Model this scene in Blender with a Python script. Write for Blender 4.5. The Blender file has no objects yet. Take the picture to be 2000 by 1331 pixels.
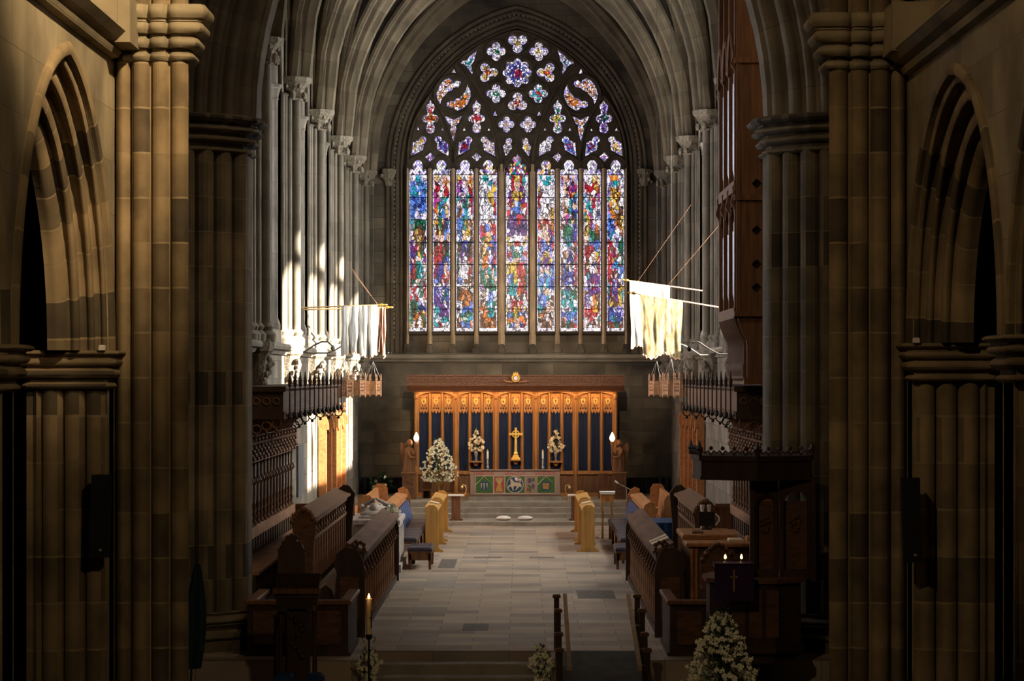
import bpy, bmesh, math, random
from mathutils import Vector, Matrix, noise
random.seed(7)
S = bpy.context.scene
COL = S.collection
PI = math.pi
# ---------------------------------------------------------------- camera
EYE = Vector((0.15, 0.0, 3.45)); F = 4700.0
cd = bpy.data.cameras.new('camera'); cam = bpy.data.objects.new('camera', cd); COL.objects.link(cam)
cam.location = EYE; cam.rotation_euler = (PI / 2, 0, 0)
cd.sensor_width = 36; cd.lens = F / 2000 * 36; cd.shift_x = -0.009; cd.shift_y = 0.03475
cd.clip_start = 0.5; cd.clip_end = 300
S.camera = cam
# ---------------------------------------------------------------- world, sun, exposure
w = bpy.data.worlds.new('world'); S.world = w; w.use_nodes = True
wn = w.node_tree.nodes; wl = w.node_tree.links
bgn = wn['Background']; bgn.inputs[0].default_value = (1.0, 0.96, 0.92, 1); bgn.inputs[1].default_value = 25.0
S.view_settings.view_transform = 'Standard'; S.view_settings.look = 'None'
S.view_settings.exposure = 0.12; S.view_settings.gamma = 1.0; S.view_settings.use_curve_mapping = False
def lamp(name, kind, loc, energy, color=(1, 1, 1), target=None, **k):
    l = bpy.data.lights.new(name, kind); l.energy = energy; l.color = color
    for a, b in k.items(): setattr(l, a, b)
    o = bpy.data.objects.new(name, l); COL.objects.link(o); o.location = loc
    if target is not None:
        o.rotation_euler = (Vector(target) - Vector(loc)).to_track_quat('-Z', 'Y').to_euler()
    return o
SUND = Vector((-1.0, 0.36, -0.375))
lamp('sun', 'SUN', (30, 20, 20), 52.0, (1.0, 0.88, 0.76), (30 + SUND.x, 20 + SUND.y, 20 + SUND.z), angle=0.02)
# unseen spot lamps set high in the crossing and the nave
WARM = (1.0, 0.74, 0.43)
lamp('nave_spot', 'SPOT', (3.2, 12.0, 13.0), 17000, WARM, (-3.9, 20.4, 8.3), spot_size=0.60, spot_blend=1.0, shadow_soft_size=0.15)
lamp('nave_spot', 'SPOT', (-3.2, 10.0, 12.0), 1150, WARM, (3.6, 22.5, 5.5), spot_size=0.9, spot_blend=1.0, shadow_soft_size=0.15)
lamp('nave_spot', 'SPOT', (2.5, 8.0, 9.0), 900, WARM, (-3.6, 22.5, 2.6), spot_size=0.8, spot_blend=1.0, shadow_soft_size=0.2)
lamp('crossing_spot', 'SPOT', (1.5, 25.0, 12.0), 700, WARM, (-3.7, 30.5, 3.5), spot_size=0.5, spot_blend=1.0, shadow_soft_size=0.2)  # added only to brighten the left choir arch pier
lamp('crossing_spot', 'SPOT', (0.0, 24.5, 12.5), 500, (1.0, 0.80, 0.58), (0.0, 33.5, 5.0), spot_size=1.3, spot_blend=1.0, shadow_soft_size=0.2)
lamp('crossing_spot', 'SPOT', (0.5, 31.8, 11.5), 17000, (1.0, 0.78, 0.55), (0.0, 60.0, 4.2), spot_size=0.30, spot_blend=1.0, shadow_soft_size=0.2)
S.cycles.max_bounces = 6; S.cycles.diffuse_bounces = 4; S.cycles.glossy_bounces = 2; S.cycles.transparent_max_bounces = 6
S.cycles.sample_clamp_indirect = 4.0; S.cycles.use_denoising = True
S.cycles.caustics_reflective = False; S.cycles.caustics_refractive = False
# ---------------------------------------------------------------- materials
def newmat(name):
    m = bpy.data.materials.new(name); m.use_nodes = True
    nt = m.node_tree; return m, nt, nt.nodes['Principled BSDF']
def N(nt, t, **k):
    n = nt.nodes.new(t)
    for a, b in k.items(): setattr(n, a, b)
    return n
def ramp(nt, stops):
    r = N(nt, 'ShaderNodeValToRGB'); e = r.color_ramp.elements
    while len(e) < len(stops): e.new(0.5)
    for i, (p, c) in enumerate(stops): e[i].position = p; e[i].color = (*c, 1)
    return r
def stone(name, tones, mortar, bw=0.7, rh=0.32, ms=0.008, bump=0.35, off=0.5, nscale=3.0, rough=0.9, stain=0.5):
    m, nt, b = newmat(name); L = nt.links.new
    uv = N(nt, 'ShaderNodeUVMap'); tc = N(nt, 'ShaderNodeTexCoord')
    br = N(nt, 'ShaderNodeTexBrick', offset=off, squash=1.0)
    for k, v in (('Color1', (0, 0, 0, 1)), ('Color2', (1, 1, 1, 1)), ('Mortar', (0.5, 0.5, 0.5, 1)), ('Scale', 1.0), ('Mortar Size', ms), ('Mortar Smooth', 0.1), ('Brick Width', bw), ('Row Height', rh)):
        br.inputs[k].default_value = v
    nz = N(nt, 'ShaderNodeTexNoise'); nz.inputs['Scale'].default_value = nscale; nz.inputs['Detail'].default_value = 5
    nw = N(nt, 'ShaderNodeTexNoise'); nw.inputs['Scale'].default_value = 6; nw.inputs['Detail'].default_value = 1
    va = N(nt, 'ShaderNodeVectorMath', operation='MULTIPLY_ADD'); va.inputs[1].default_value = (.012, .012, 0)
    L(tc.outputs['Object'], nz.inputs['Vector']); L(tc.outputs['Object'], nw.inputs['Vector'])
    L(nw.outputs['Color'], va.inputs[0]); L(uv.outputs[0], va.inputs[2]); L(va.outputs[0], br.inputs['Vector'])
    n = len(tones); rp = ramp(nt, [(i / (n - 1), t) for i, t in enumerate(tones)])
    L(br.outputs['Color'], rp.inputs[0])
    st = N(nt, 'ShaderNodeMapRange'); st.inputs[1].default_value = 0.3; st.inputs[2].default_value = 0.7
    st.inputs[3].default_value = 1 - stain; st.inputs[4].default_value = 1 + stain * 0.6
    L(nz.outputs['Fac'], st.inputs[0])
    mul = N(nt, 'ShaderNodeVectorMath', operation='SCALE'); L(rp.outputs[0], mul.inputs[0]); L(st.outputs[0], mul.inputs['Scale'])
    mx = N(nt, 'ShaderNodeMix', data_type='RGBA'); mx.inputs[7].default_value = (*mortar, 1)
    L(br.outputs['Fac'], mx.inputs[0]); L(mul.outputs[0], mx.inputs[6]); L(mx.outputs[2], b.inputs['Base Color'])
    b.inputs['Roughness'].default_value = rough
    ad = N(nt, 'ShaderNodeMath', operation='MULTIPLY_ADD'); ad.inputs[1].default_value = -0.6
    L(br.outputs['Fac'], ad.inputs[0]); L(nz.outputs['Fac'], ad.inputs[2])
    bp = N(nt, 'ShaderNodeBump'); bp.inputs['Strength'].default_value = bump; bp.inputs['Distance'].default_value = 0.03
    L(ad.outputs[0], bp.inputs['Height']); L(bp.outputs[0], b.inputs['Normal'])
    return m
def plain(name, col, rough=0.6, metal=0.0, var=0.25, scale=12.0, stretch=(1, 1, 1), bump=0.0, col2=None, spec=0.3):
    m, nt, b = newmat(name); L = nt.links.new
    tc = N(nt, 'ShaderNodeTexCoord'); mp = N(nt, 'ShaderNodeMapping'); mp.inputs['Scale'].default_value = stretch
    nz = N(nt, 'ShaderNodeTexNoise'); nz.inputs['Scale'].default_value = scale; nz.inputs['Detail'].default_value = 3
    L(tc.outputs['Object'], mp.inputs[0]); L(mp.outputs[0], nz.inputs['Vector'])
    c2 = col2 or tuple(min(1, c * (1 + var)) for c in col); c1 = tuple(c * (1 - var) for c in col)
    rp = ramp(nt, [(0.3, c1), (0.7, c2)]); L(nz.outputs['Fac'], rp.inputs[0]); L(rp.outputs[0], b.inputs['Base Color'])
    b.inputs['Roughness'].default_value = rough; b.inputs['Metallic'].default_value = metal
    b.inputs['Specular IOR Level'].default_value = spec
    if bump:
        bp = N(nt, 'ShaderNodeBump'); bp.inputs['Strength'].default_value = bump; bp.inputs['Distance'].default_value = 0.02
        L(nz.outputs['Fac'], bp.inputs['Height']); L(bp.outputs[0], b.inputs['Normal'])
    return m
def emis(name, col, st):
    m, nt, b = newmat(name); b.inputs['Base Color'].default_value = (*col, 1)
    b.inputs['Emission Color'].default_value = (*col, 1); b.inputs['Emission Strength'].default_value = st
    return m
M = {}
M['nave'] = stone('nave sandstone', [(.05, .038, .024), (.20, .145, .078), (.26, .185, .098), (.16, .115, .065), (.30, .215, .115), (.23, .165, .09)], (.27, .20, .11), bw=5.0, rh=0.44, ms=0.012, off=0.0, nscale=2.0)
M['pier'] = stone('pier sandstone', [(.04, .03, .02), (.19, .135, .07), (.25, .175, .09), (.14, .10, .055), (.28, .20, .105), (.22, .155, .08)], (.27, .20, .11), bw=0.183, rh=0.43, ms=0.010, off=0.0, nscale=2.5)
M['plaster'] = stone('smooth nave ashlar', [(.23, .185, .115), (.265, .215, .135), (.29, .235, .15)], (.16, .12, .07), bw=0.9, rh=0.5, ms=0.004, nscale=1.4, bump=.2, stain=.45)
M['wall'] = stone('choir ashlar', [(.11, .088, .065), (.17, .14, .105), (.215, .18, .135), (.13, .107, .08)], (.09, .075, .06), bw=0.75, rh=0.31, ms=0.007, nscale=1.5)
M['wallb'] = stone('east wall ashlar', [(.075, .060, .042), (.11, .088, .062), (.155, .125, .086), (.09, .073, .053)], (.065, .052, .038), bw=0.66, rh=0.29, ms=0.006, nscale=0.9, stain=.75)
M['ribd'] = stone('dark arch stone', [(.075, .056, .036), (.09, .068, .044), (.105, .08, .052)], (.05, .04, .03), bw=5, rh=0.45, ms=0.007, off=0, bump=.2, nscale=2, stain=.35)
M['dimmed'] = stone('sooty sandstone', [(.03, .024, .016), (.11, .083, .048), (.15, .112, .063), (.08, .06, .037), (.17, .125, .07), (.13, .095, .054)], (.15, .115, .065), bw=5.0, rh=0.44, ms=0.008, off=0.0, nscale=2.0)  # nave stone copied darker, so the choir arch piers look dimly lit
M['shaft'] = stone('shaft stone', [(.15, .128, .098), (.20, .17, .13), (.235, .20, .155)], (.15, .13, .10), bw=5, rh=0.62, ms=0.006, off=0, bump=.15, nscale=2, stain=.3)
M['rib'] = stone('rib stone', [(.15, .115, .075), (.175, .135, .09), (.20, .16, .105)], (.12, .10, .07), bw=5, rh=0.5, ms=0.008, off=0, bump=.2, nscale=2, stain=.35)
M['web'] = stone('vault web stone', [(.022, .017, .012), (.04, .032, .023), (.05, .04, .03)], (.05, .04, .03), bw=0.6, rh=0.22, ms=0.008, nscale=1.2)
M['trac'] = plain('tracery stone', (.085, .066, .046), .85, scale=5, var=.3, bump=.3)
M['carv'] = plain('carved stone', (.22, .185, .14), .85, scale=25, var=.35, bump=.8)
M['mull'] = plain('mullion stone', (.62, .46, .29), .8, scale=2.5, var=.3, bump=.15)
M['floor'] = stone('floor slabs', [(.18, .14, .11), (.33, .245, .175), (.37, .275, .195), (.24, .20, .165), (.41, .31, .225), (.35, .25, .17)], (.13, .105, .085), bw=0.95, rh=0.46, ms=0.006, nscale=1.1, bump=.12, rough=.62, stain=.22)
M['step'] = plain('step stone', (.27, .23, .18), .75, scale=4, var=.2, bump=.1)
M['ramp'] = plain('ramp surface', (.06, .052, .04), .9, scale=5, var=.3)
M['oak'] = plain('dark oak', (.105, .045, .018), .6, scale=6, stretch=(1, .15, 3), var=.4, bump=.1)
M['oakd'] = plain('very dark oak', (.042, .020, .009), .6, scale=6, stretch=(1, 1, .3), var=.4, bump=.1)
M['oakv'] = plain('old oak', (.15, .065, .026), .6, scale=7, stretch=(3, 3, .25), var=.35, bump=.1)
M['oakr'] = plain('reredos oak', (.33, .145, .045), .6, scale=7, stretch=(3, 3, .25), var=.3, bump=.1)
M['oakc'] = plain('carved oak cornice', (.155, .07, .04), .6, scale=40, var=.5, bump=.9)
M['oakl'] = plain('light oak', (.45, .235, .06), .6, scale=6, stretch=(3, 3, .3), var=.18)
M['oakm'] = plain('mid oak', (.36, .15, .05), .6, scale=6, stretch=(3, .3, 3), var=.25)
M['rail'] = plain('rail wood', (.34, .21, .09), .4, scale=6, var=.2)
M['oakp'] = plain('worn pinkish oak', (.27, .135, .075), .55, scale=6, stretch=(1, .3, 1), var=.3)
M['navy'] = plain('navy cloth', (.012, .022, .055), .9, scale=60, stretch=(1, 1, .02), var=.5)
M['cushb'] = plain('blue striped cushion', (.05, .07, .17), .7, scale=6, stretch=(1, 8, 1), var=.6)
M['cush'] = plain('dark cushion leather', (.035, .032, .048), .38, scale=10, var=.25)
M['blue'] = plain('blue cloth', (.015, .045, .12), .85, scale=5, var=.3, bump=.2)
M['teal'] = plain('teal flag cloth', (.005, .028, .031), .8, scale=14, stretch=(4, 4, .5), var=.5, bump=.3)
M['purple'] = plain('purple cloth', (.028, .006, .05), .8, scale=8, var=.3)
M['gold'] = plain('gold', (.80, .50, .12), .32, .85, scale=8, var=.15)
M['brass'] = plain('brass', (.62, .42, .16), .35, .9, scale=8, var=.15)
M['iron'] = plain('black iron', (.018, .016, .014), .5, .3, scale=9, var=.2)
M['black'] = plain('black plastic', (.012, .012, .013), .5, scale=9, var=.15)
M['white'] = plain('white paint', (.75, .70, .64), .5, scale=9, var=.08)
M['wax'] = plain('candle wax', (.78, .62, .30), .45, scale=9, var=.1)
M['waxw'] = plain('pale wax', (.75, .70, .58), .45, scale=9, var=.1)
M['petal'] = plain('white petals', (.88, .85, .66), .7, scale=30, var=.12)
M['petalc'] = plain('cream petals', (.85, .68, .45), .7, scale=30, var=.18)
M['leaf'] = plain('green leaves', (.035, .075, .025), .6, scale=18, var=.5)
M['linen'] = plain('frontal linen', (.33, .215, .165), .9, scale=70, var=.25, bump=.2)
M['red'] = plain('red thread', (.36, .05, .045), .8, scale=20, var=.2)
M['green'] = plain('green embroidery', (.055, .12, .035), .85, scale=40, var=.35)
M['dblue'] = plain('blue embroidery', (.03, .06, .12), .85, scale=40, var=.3)
M['cream'] = plain('cream embroidery', (.50, .40, .26), .85, scale=40, var=.2)
M['wheat'] = plain('gold embroidery', (.42, .24, .06), .8, scale=60, var=.4)
M['mauve'] = plain('mauve embroidery', (.12, .06, .12), .8, scale=30, var=.4)
M['marb'] = plain('worn tomb stone', (.40, .34, .30), .8, scale=12, var=.3, bump=.4)
M['paper'] = plain('paper', (.62, .48, .32), .8, scale=20, var=.1)
M['flag1'] = plain('faded silk', (.42, .40, .35), .75, scale=5, stretch=(14, 3, .7), var=.4, col2=(.62, .58, .50))
M['flag2'] = plain('old gold silk', (.24, .165, .07), .7, scale=5, stretch=(5, 3, 1.4), var=.4, col2=(.42, .33, .18))
M['flag3'] = plain('rose silk', (.55, .33, .22), .75, scale=6, stretch=(14, 3, .8), var=.35)
M['cope'] = plain('copper coloured corona', (.48, .25, .13), .5, .2, scale=20, var=.25)
M['pipe'] = plain('silvery organ pipe', (.42, .42, .46), .3, .6, scale=3, var=.15)
M['slate'] = plain('grey memorial slab', (.10, .10, .105), .6, scale=20, var=.3)
M['steel'] = plain('steel wire', (.35, .32, .28), .4, .5, scale=9, var=.1)
M['ledger'] = plain('dark ledger stone', (.12, .10, .085), .7, scale=14, var=.4)
M['flame'] = emis('candle flame', (1.0, .45, .12), 9.0)
M['lampglow'] = emis('torch lamp glass', (1.0, .62, .30), 5.0)
m, nt, b = newmat('clear quarry glass'); tb = N(nt, 'ShaderNodeBsdfTransparent'); tb.inputs[0].default_value = (.80, .84, .82, 1)
mixn = N(nt, 'ShaderNodeMixShader'); mixn.inputs[0].default_value = .06; b.inputs['Roughness'].default_value = .1
nt.links.new(tb.outputs[0], mixn.inputs[1]); nt.links.new(b.outputs[0], mixn.inputs[2]); nt.links.new(mixn.outputs[0], nt.nodes['Material Output'].inputs[0])
M['glass'] = m
m2 = m.copy(); m2.name = 'dark painted window glass'
for n_ in m2.node_tree.nodes:
    if n_.type == 'BSDF_TRANSPARENT': n_.inputs[0].default_value = (.22, .24, .28, 1)
M['glassd'] = m2
m, nt, b = newmat('stained glass lit by daylight'); at = N(nt, 'ShaderNodeVertexColor', layer_name='Col')
nt.links.new(at.outputs[0], b.inputs['Emission Color']); b.inputs['Emission Strength'].default_value = 1.0
b.inputs['Base Color'].default_value = (.02, .02, .02, 1); b.inputs['Roughness'].default_value = .3
M['stained'] = m
M['lead'] = plain('lead', (.008, .007, .008), .8, scale=9, var=.1)
# ---------------------------------------------------------------- mesh builder
class MB:
    def __init__(s): s.v = []; s.f = []; s.uv = []; s.c = []
    def add(s, vs, fs, uvs=None, col=None):
        o = len(s.v); s.v.extend(vs)
        for i, f in enumerate(fs):
            s.f.append([k + o for k in f]); s.uv.append(uvs[i] if uvs else None); s.c.append(col)
        return s
    def bx(s, x0, x1, y0, y1, z0, z1):
        v = [(x, y, z) for z in (z0, z1) for y in (y0, y1) for x in (x0, x1)]
        return s.add(v, [(0, 2, 3, 1), (4, 5, 7, 6), (0, 1, 5, 4), (2, 6, 7, 3), (0, 4, 6, 2), (1, 3, 7, 5)])
    def bev(s, x0, x1, y0, y1, z0, z1, b):
        # box with its top edges chamfered
        v = [(x0, y0, z0), (x1, y0, z0), (x1, y1, z0), (x0, y1, z0), (x0, y0, z1 - b), (x1, y0, z1 - b), (x1, y1, z1 - b), (x0, y1, z1 - b),
             (x0 + b, y0 + b, z1), (x1 - b, y0 + b, z1), (x1 - b, y1 - b, z1), (x0 + b, y1 - b, z1)]
        return s.add(v, [(3, 2, 1, 0), (8, 9, 10, 11)] + [(i, (i + 1) % 4, 4 + (i + 1) % 4, 4 + i) for i in range(4)] + [(4 + i, 4 + (i + 1) % 4, 8 + (i + 1) % 4, 8 + i) for i in range(4)])
    def prism(s, poly, ax, a, b):
        # polygon in the plane across axis ax, from a to b
        f = {'x': lambda p, t: (t, p[0], p[1]), 'y': lambda p, t: (p[0], t, p[1]), 'z': lambda p, t: (p[0], p[1], t)}[ax]
        n = len(poly); v = [f(p, a) for p in poly] + [f(p, b) for p in poly]
        return s.add(v, [tuple(range(n - 1, -1, -1)), tuple(range(n, 2 * n))] + [(i, (i + 1) % n, n + (i + 1) % n, n + i) for i in range(n)])
    def lathe(s, prof, c=(0, 0, 0), n=12, sx=1, sy=1):
        v = []; k = len(prof)
        for i in range(n):
            a = 2 * PI * i / n; ca = math.cos(a) * sx; sa = math.sin(a) * sy
            for r, z in prof: v.append((c[0] + r * ca, c[1] + r * sa, c[2] + z))
        f = [(i * k + j, ((i + 1) % n) * k + j, ((i + 1) % n) * k + j + 1, i * k + j + 1) for i in range(n) for j in range(k - 1)]
        f += [tuple(i * k for i in range(n - 1, -1, -1)), tuple(i * k + k - 1 for i in range(n))]
        return s.add(v, f)
    def pipe(s, pts, r, n=8, closed=False, caps=True):
        P = [Vector(p) for p in pts]; m = len(P); v = []; up = None
        rr = r if isinstance(r, (list, tuple)) else [r] * m
        for i in range(m):
            a = P[(i + 1) % m] if (closed or i < m - 1) else P[i]; b = P[i - 1] if (closed or i > 0) else P[i]
            d = (a - b).normalized()
            if up is None: up = Vector((0, 0, 1)) if abs(d.z) < .9 else Vector((0, 1, 0))
            x = d.cross(up).normalized(); up = x.cross(d).normalized()
            for j in range(n):
                t = 2 * PI * j / n; v.append(tuple(P[i] + rr[i] * (x * math.cos(t) + up * math.sin(t))))
        f = [(i * n + j, i * n + (j + 1) % n, ((i + 1) % m) * n + (j + 1) % n, ((i + 1) % m) * n + j) for i in range(m if closed else m - 1) for j in range(n)]
        if caps and not closed: f += [tuple(range(n - 1, -1, -1)), tuple((m - 1) * n + j for j in range(n))]
        return s.add(v, f)
    def ball(s, c, r, n=8, m=6):
        rx, ry, rz = r if isinstance(r, (tuple, list)) else (r, r, r)
        v = [(c[0], c[1], c[2] - rz)]
        for j in range(1, m):
            t = PI * j / m
            for i in range(n):
                a = 2 * PI * i / n; v.append((c[0] + rx * math.sin(t) * math.cos(a), c[1] + ry * math.sin(t) * math.sin(a), c[2] - rz * math.cos(t)))
        v.append((c[0], c[1], c[2] + rz)); e = len(v) - 1
        f = [(0, 1 + (i + 1) % n, 1 + i) for i in range(n)]
        f += [(1 + j * n + i, 1 + j * n + (i + 1) % n, 1 + (j + 1) * n + (i + 1) % n, 1 + (j + 1) * n + i) for j in range(m - 2) for i in range(n)]
        f += [(e, 1 + (m - 2) * n + i, 1 + (m - 2) * n + (i + 1) % n) for i in range(n)]
        return s.add(v, f)
    def grid(s, rows, uvs=None):
        # rows: list of equal-length point lists
        n = len(rows[0]); v = [tuple(p) for r in rows for p in r]
        f = [(i * n + j, i * n + j + 1, (i + 1) * n + j + 1, (i + 1) * n + j) for i in range(len(rows) - 1) for j in range(n - 1)]
        u = None
        if uvs: u = [[uvs[i][j], uvs[i][j + 1], uvs[i + 1][j + 1], uvs[i + 1][j]] for i in range(len(rows) - 1) for j in range(n - 1)]
        return s.add(v, f, u)
    def build(s, name, mat, parent=None, smooth=False, mirror=False, fix=True, flip=False):
        me = bpy.data.meshes.new(name); vs = [(-x, y, z) for x, y, z in s.v] if mirror else s.v
        me.from_pydata(vs, [], s.f)
        uvl = me.uv_layers.new(name='UV'); me.update(); k = 0; dat = [0.0] * (2 * len(me.loops))
        for p in me.polygons:
            u = s.uv[p.index]
            if u: 
                for q in u: dat[k] = q[0]; dat[k + 1] = q[1]; k += 2
            else:
                nx, ny, nz = abs(p.normal.x), abs(p.normal.y), abs(p.normal.z)
                for vi in p.vertices:
                    c = vs[vi]
                    if nz > .75: a = (c[0], c[1])
                    elif nx > ny: a = (c[1], c[2])
                    else: a = (c[0], c[2])
                    dat[k] = a[0]; dat[k + 1] = a[1]; k += 2
        uvl.data.foreach_set('uv', dat)
        if any(c is not None for c in s.c):
            ca = me.color_attributes.new('Col', 'FLOAT_COLOR', 'CORNER'); cdat = []
            for p in me.polygons:
                c = s.c[p.index] or (0, 0, 0)
                cdat += [c[0], c[1], c[2], 1.0] * p.loop_total
            ca.data.foreach_set('color', cdat)
        if fix:
            bm = bmesh.new(); bm.from_mesh(me); bmesh.ops.recalc_face_normals(bm, faces=bm.faces); bm.to_mesh(me); bm.free()
        if smooth:
            me.polygons.foreach_set('use_smooth', [True] * len(me.polygons))
            me.set_sharp_from_angle(angle=math.radians(38))
        me.materials.append(mat if not isinstance(mat, str) else M[mat])
        o = bpy.data.objects.new(name, me); COL.objects.link(o)
        if parent is not None: o.parent = parent; o.matrix_parent_inverse = parent.matrix_world.inverted() if False else Matrix.Translation(-Vector(parent.location))
        return o
def struct(name, mb, mat, parent=None, **k):
    o = mb.build(name, mat, parent, **k)
    if parent is None: o['kind'] = 'structure'
    return o
def tag(o, label, cat, group=None, kind=None):
    o['label'] = label; o['category'] = cat
    if group: o['group'] = group
    if kind: o['kind'] = kind
    return o
def thing(name, label, cat, loc=(0, 0, 0), group=None):
    o = bpy.data.objects.new(name, None); COL.objects.link(o); o.location = loc; o.empty_display_size = .2
    return tag(o, label, cat, group)
def dup(root, delta=(0, 0, 0), label=None, rz=None):
    def cp(o, par):
        c = o.copy(); COL.objects.link(c)
        if par is not None:
            mi = o.matrix_parent_inverse.copy(); c.parent = par; c.matrix_parent_inverse = mi
        for ch in [x for x in bpy.data.objects if x.parent == o]: cp(ch, c)
        return c
    r = cp(root, None); r.location = Vector(root.location) + Vector(delta)
    if rz is not None: r.rotation_euler = (0, 0, rz)
    if label: r['label'] = label
    return r
def arch_prof(a, R, z0, n=10):
    # right half, from the springing up to the apex
    cx = a - R; th = math.acos(max(-1, min(1, -cx / R)))
    return [(cx + R * math.cos(th * i / n), z0 + R * math.sin(th * i / n)) for i in range(n + 1)]
def arch_line(a, R, z0, zb=None, n=10):
    r = arch_prof(a, R, z0, n); l = [(-x, z) for x, z in r]
    pts = l + r[::-1][1:]
    if zb is not None: pts = [(-a, zb)] + pts + [(a, zb)]
    return pts
def arch_sweep(mb, a, R, z0, zb, prof, mp, n=12):
    # prof: (inward offset, depth) pairs; mp(u, z, w) gives the point
    rows = []; uvs = []; pl = 0; last = None
    for d, wd in prof:
        if last: pl += math.hypot(d - last[0], wd - last[1])
        last = (d, wd); ln = arch_line(a - d, R - d, z0, zb, n); rows.append([mp(x, z, wd) for x, z in ln])
        acc = 0; uu = []
        base = arch_line(a, R, z0, zb, n)
        for i, p in enumerate(base):
            if i: acc += math.dist(base[i - 1], p)
            uu.append((pl, acc))
        uvs.append(uu)
    mb.grid(rows, uvs); return mb
def rolls(segs):
    # list of (d0,w0,d1,w1,bulge): bulge>0 swells to the right of travel
    out = []
    for d0, w0, d1, w1, bu in segs:
        if bu == 0: pts = [(d0, w0), (d1, w1)]
        else:
            L = math.hypot(d1 - d0, w1 - w0); nx, ny = (w1 - w0) / L, -(d1 - d0) / L; pts = []
            for i in range(7):
                t = i / 6; h = math.sin(PI * t) ** .7 * bu; pts.append((d0 + (d1 - d0) * t + nx * h, w0 + (w1 - w0) * t + ny * h))
        for p in pts:
            if not out or math.dist(out[-1], p) > 1e-4: out.append(p)
    return out
def plate(name, outer, holes, t, bev, mp, mat, parent=None, kind=None):
    cu = bpy.data.curves.new('c', 'CURVE'); cu.dimensions = '2D'; cu.fill_mode = 'BOTH'; cu.extrude = t / 2 - bev; cu.bevel_depth = bev; cu.bevel_resolution = 0; cu.offset = -bev
    for pl in [outer] + holes:
        sp = cu.splines.new('POLY'); sp.points.add(len(pl) - 1); sp.use_cyclic_u = True
        for i, p in enumerate(pl): sp.points[i].co = (p[0], p[1], 0, 1)
    ob = bpy.data.objects.new('c', cu); COL.objects.link(ob); dg = bpy.context.evaluated_depsgraph_get(); dg.update()
    me = bpy.data.meshes.new_from_object(ob.evaluated_get(dg)); bpy.data.objects.remove(ob)
    mb = MB(); mb.add([tuple(mp(v.co.x, v.co.y, v.co.z)) for v in me.vertices], [tuple(p.vertices) for p in me.polygons])
    bpy.data.meshes.remove(me)
    o = mb.build(name, mat, parent)
    if kind: o['kind'] = kind
    return o
def px(x, y, Y):
    # a point of the photo's frame measured at the distance Y
    k = Y / F; return (EYE.x + (x - 1018) * k, EYE.z - (y - 735) * k)
def txt(name, s, size, loc, mat, parent, ext=.004, rot=(PI / 2, 0, 0), align='CENTER'):
    cu = bpy.data.curves.new('t', 'FONT'); cu.body = s; cu.size = size; cu.extrude = ext; cu.align_x = align; cu.resolution_u = 2
    ob = bpy.data.objects.new('t', cu); COL.objects.link(ob); ob.location = loc; ob.rotation_euler = rot
    dg = bpy.context.evaluated_depsgraph_get(); dg.update(); mw = ob.matrix_world.copy()
    me = bpy.data.meshes.new_from_object(ob.evaluated_get(dg)); bpy.data.objects.remove(ob)
    mb = MB(); mb.add([tuple(mw @ v.co) for v in me.vertices], [tuple(p.vertices) for p in me.polygons]); bpy.data.meshes.remove(me)
    return mb.build(name, mat, parent, fix=False)

def loft(b, plan, prof):
    # rings plan(d) stacked at the heights of prof = [(z, d)]
    rings = [[(x, y, z) for x, y in plan(d)] for z, d in prof]; n = len(rings[0])
    v = [p for r in rings for p in r]; f = [(i * n + j, i * n + (j + 1) % n, (i + 1) * n + (j + 1) % n, (i + 1) * n + j) for i in range(len(rings) - 1) for j in range(n)]
    b.add(v, f + [tuple(range(n - 1, -1, -1)), tuple((len(rings) - 1) * n + j for j in range(n))]); return b
def rollprof(z0, segs):
    # segs: (height, d, swell) bands, each band a round moulding
    out = []; z = z0
    for h, d, sw in segs:
        for i in range(6):
            t = i / 5; out.append((z + h * t, d + sw * math.sin(PI * t)))
        z += h
    return out
# ================================================================ building shell
HX = 4.02           # half width of the choir
YB = 62.0           # east wall face
ZC = 8.71           # vault springing
b = MB(); b.bx(-1.8, 1.68, 30.2, YB, -1.2, 0); b.bx(-HX - .6, -1.8, 29.2, YB, -1.2, 0); b.bx(1.68, HX + .6, 29.2, YB, -1.2, 0)
struct('floor', b, 'floor')
b = MB(); b.bx(-11, 11, -8, 29.2, -1.2, -.5); b.bx(-11, -HX - .6, 29.2, 31, -1.2, -.5); b.bx(HX + .6, 11, 29.2, 31, -1.2, -.5); b.bx(-1.8, 1.68, 29.2, 30.2, -1.2, -.5)
struct('floor', b, 'floor')
# nave steps and ramp in the recess of the platform
for i in range(3):
    zt = -.125 * (i + 1)
    b = MB(); b.bev(-1.8, .52, 30.2 - .34 * (i + 1), 30.2 - .34 * i, -.52, zt, .012); o = struct('trim_%d' % (i + 1), b, 'step')
b = MB(); b.prism([(30.2, 0), (24.5, -.5), (30.2, -.5)], 'x', .60, 1.68); struct('ramp', b, 'ramp')
b = MB(); b.bx(.52, .60, 29.0, 30.2, -.5, -.01); struct('trim_4', b, 'step')
# sanctuary steps
for i, (y0, z1, hw) in enumerate([(55.5, .09, HX), (57.0, .19, HX), (57.35, .31, HX), (57.7, .43, HX)]):
    b = MB(); b.bev(-hw, hw, y0, YB, (0, .09, .19, .31)[i], z1, .012); b.bx(-hw, hw, y0 + .03, YB, (0, .09, .19, .31)[i], z1 - .03)
    struct('trim_%d' % (i + 5), b, 'step')
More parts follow.
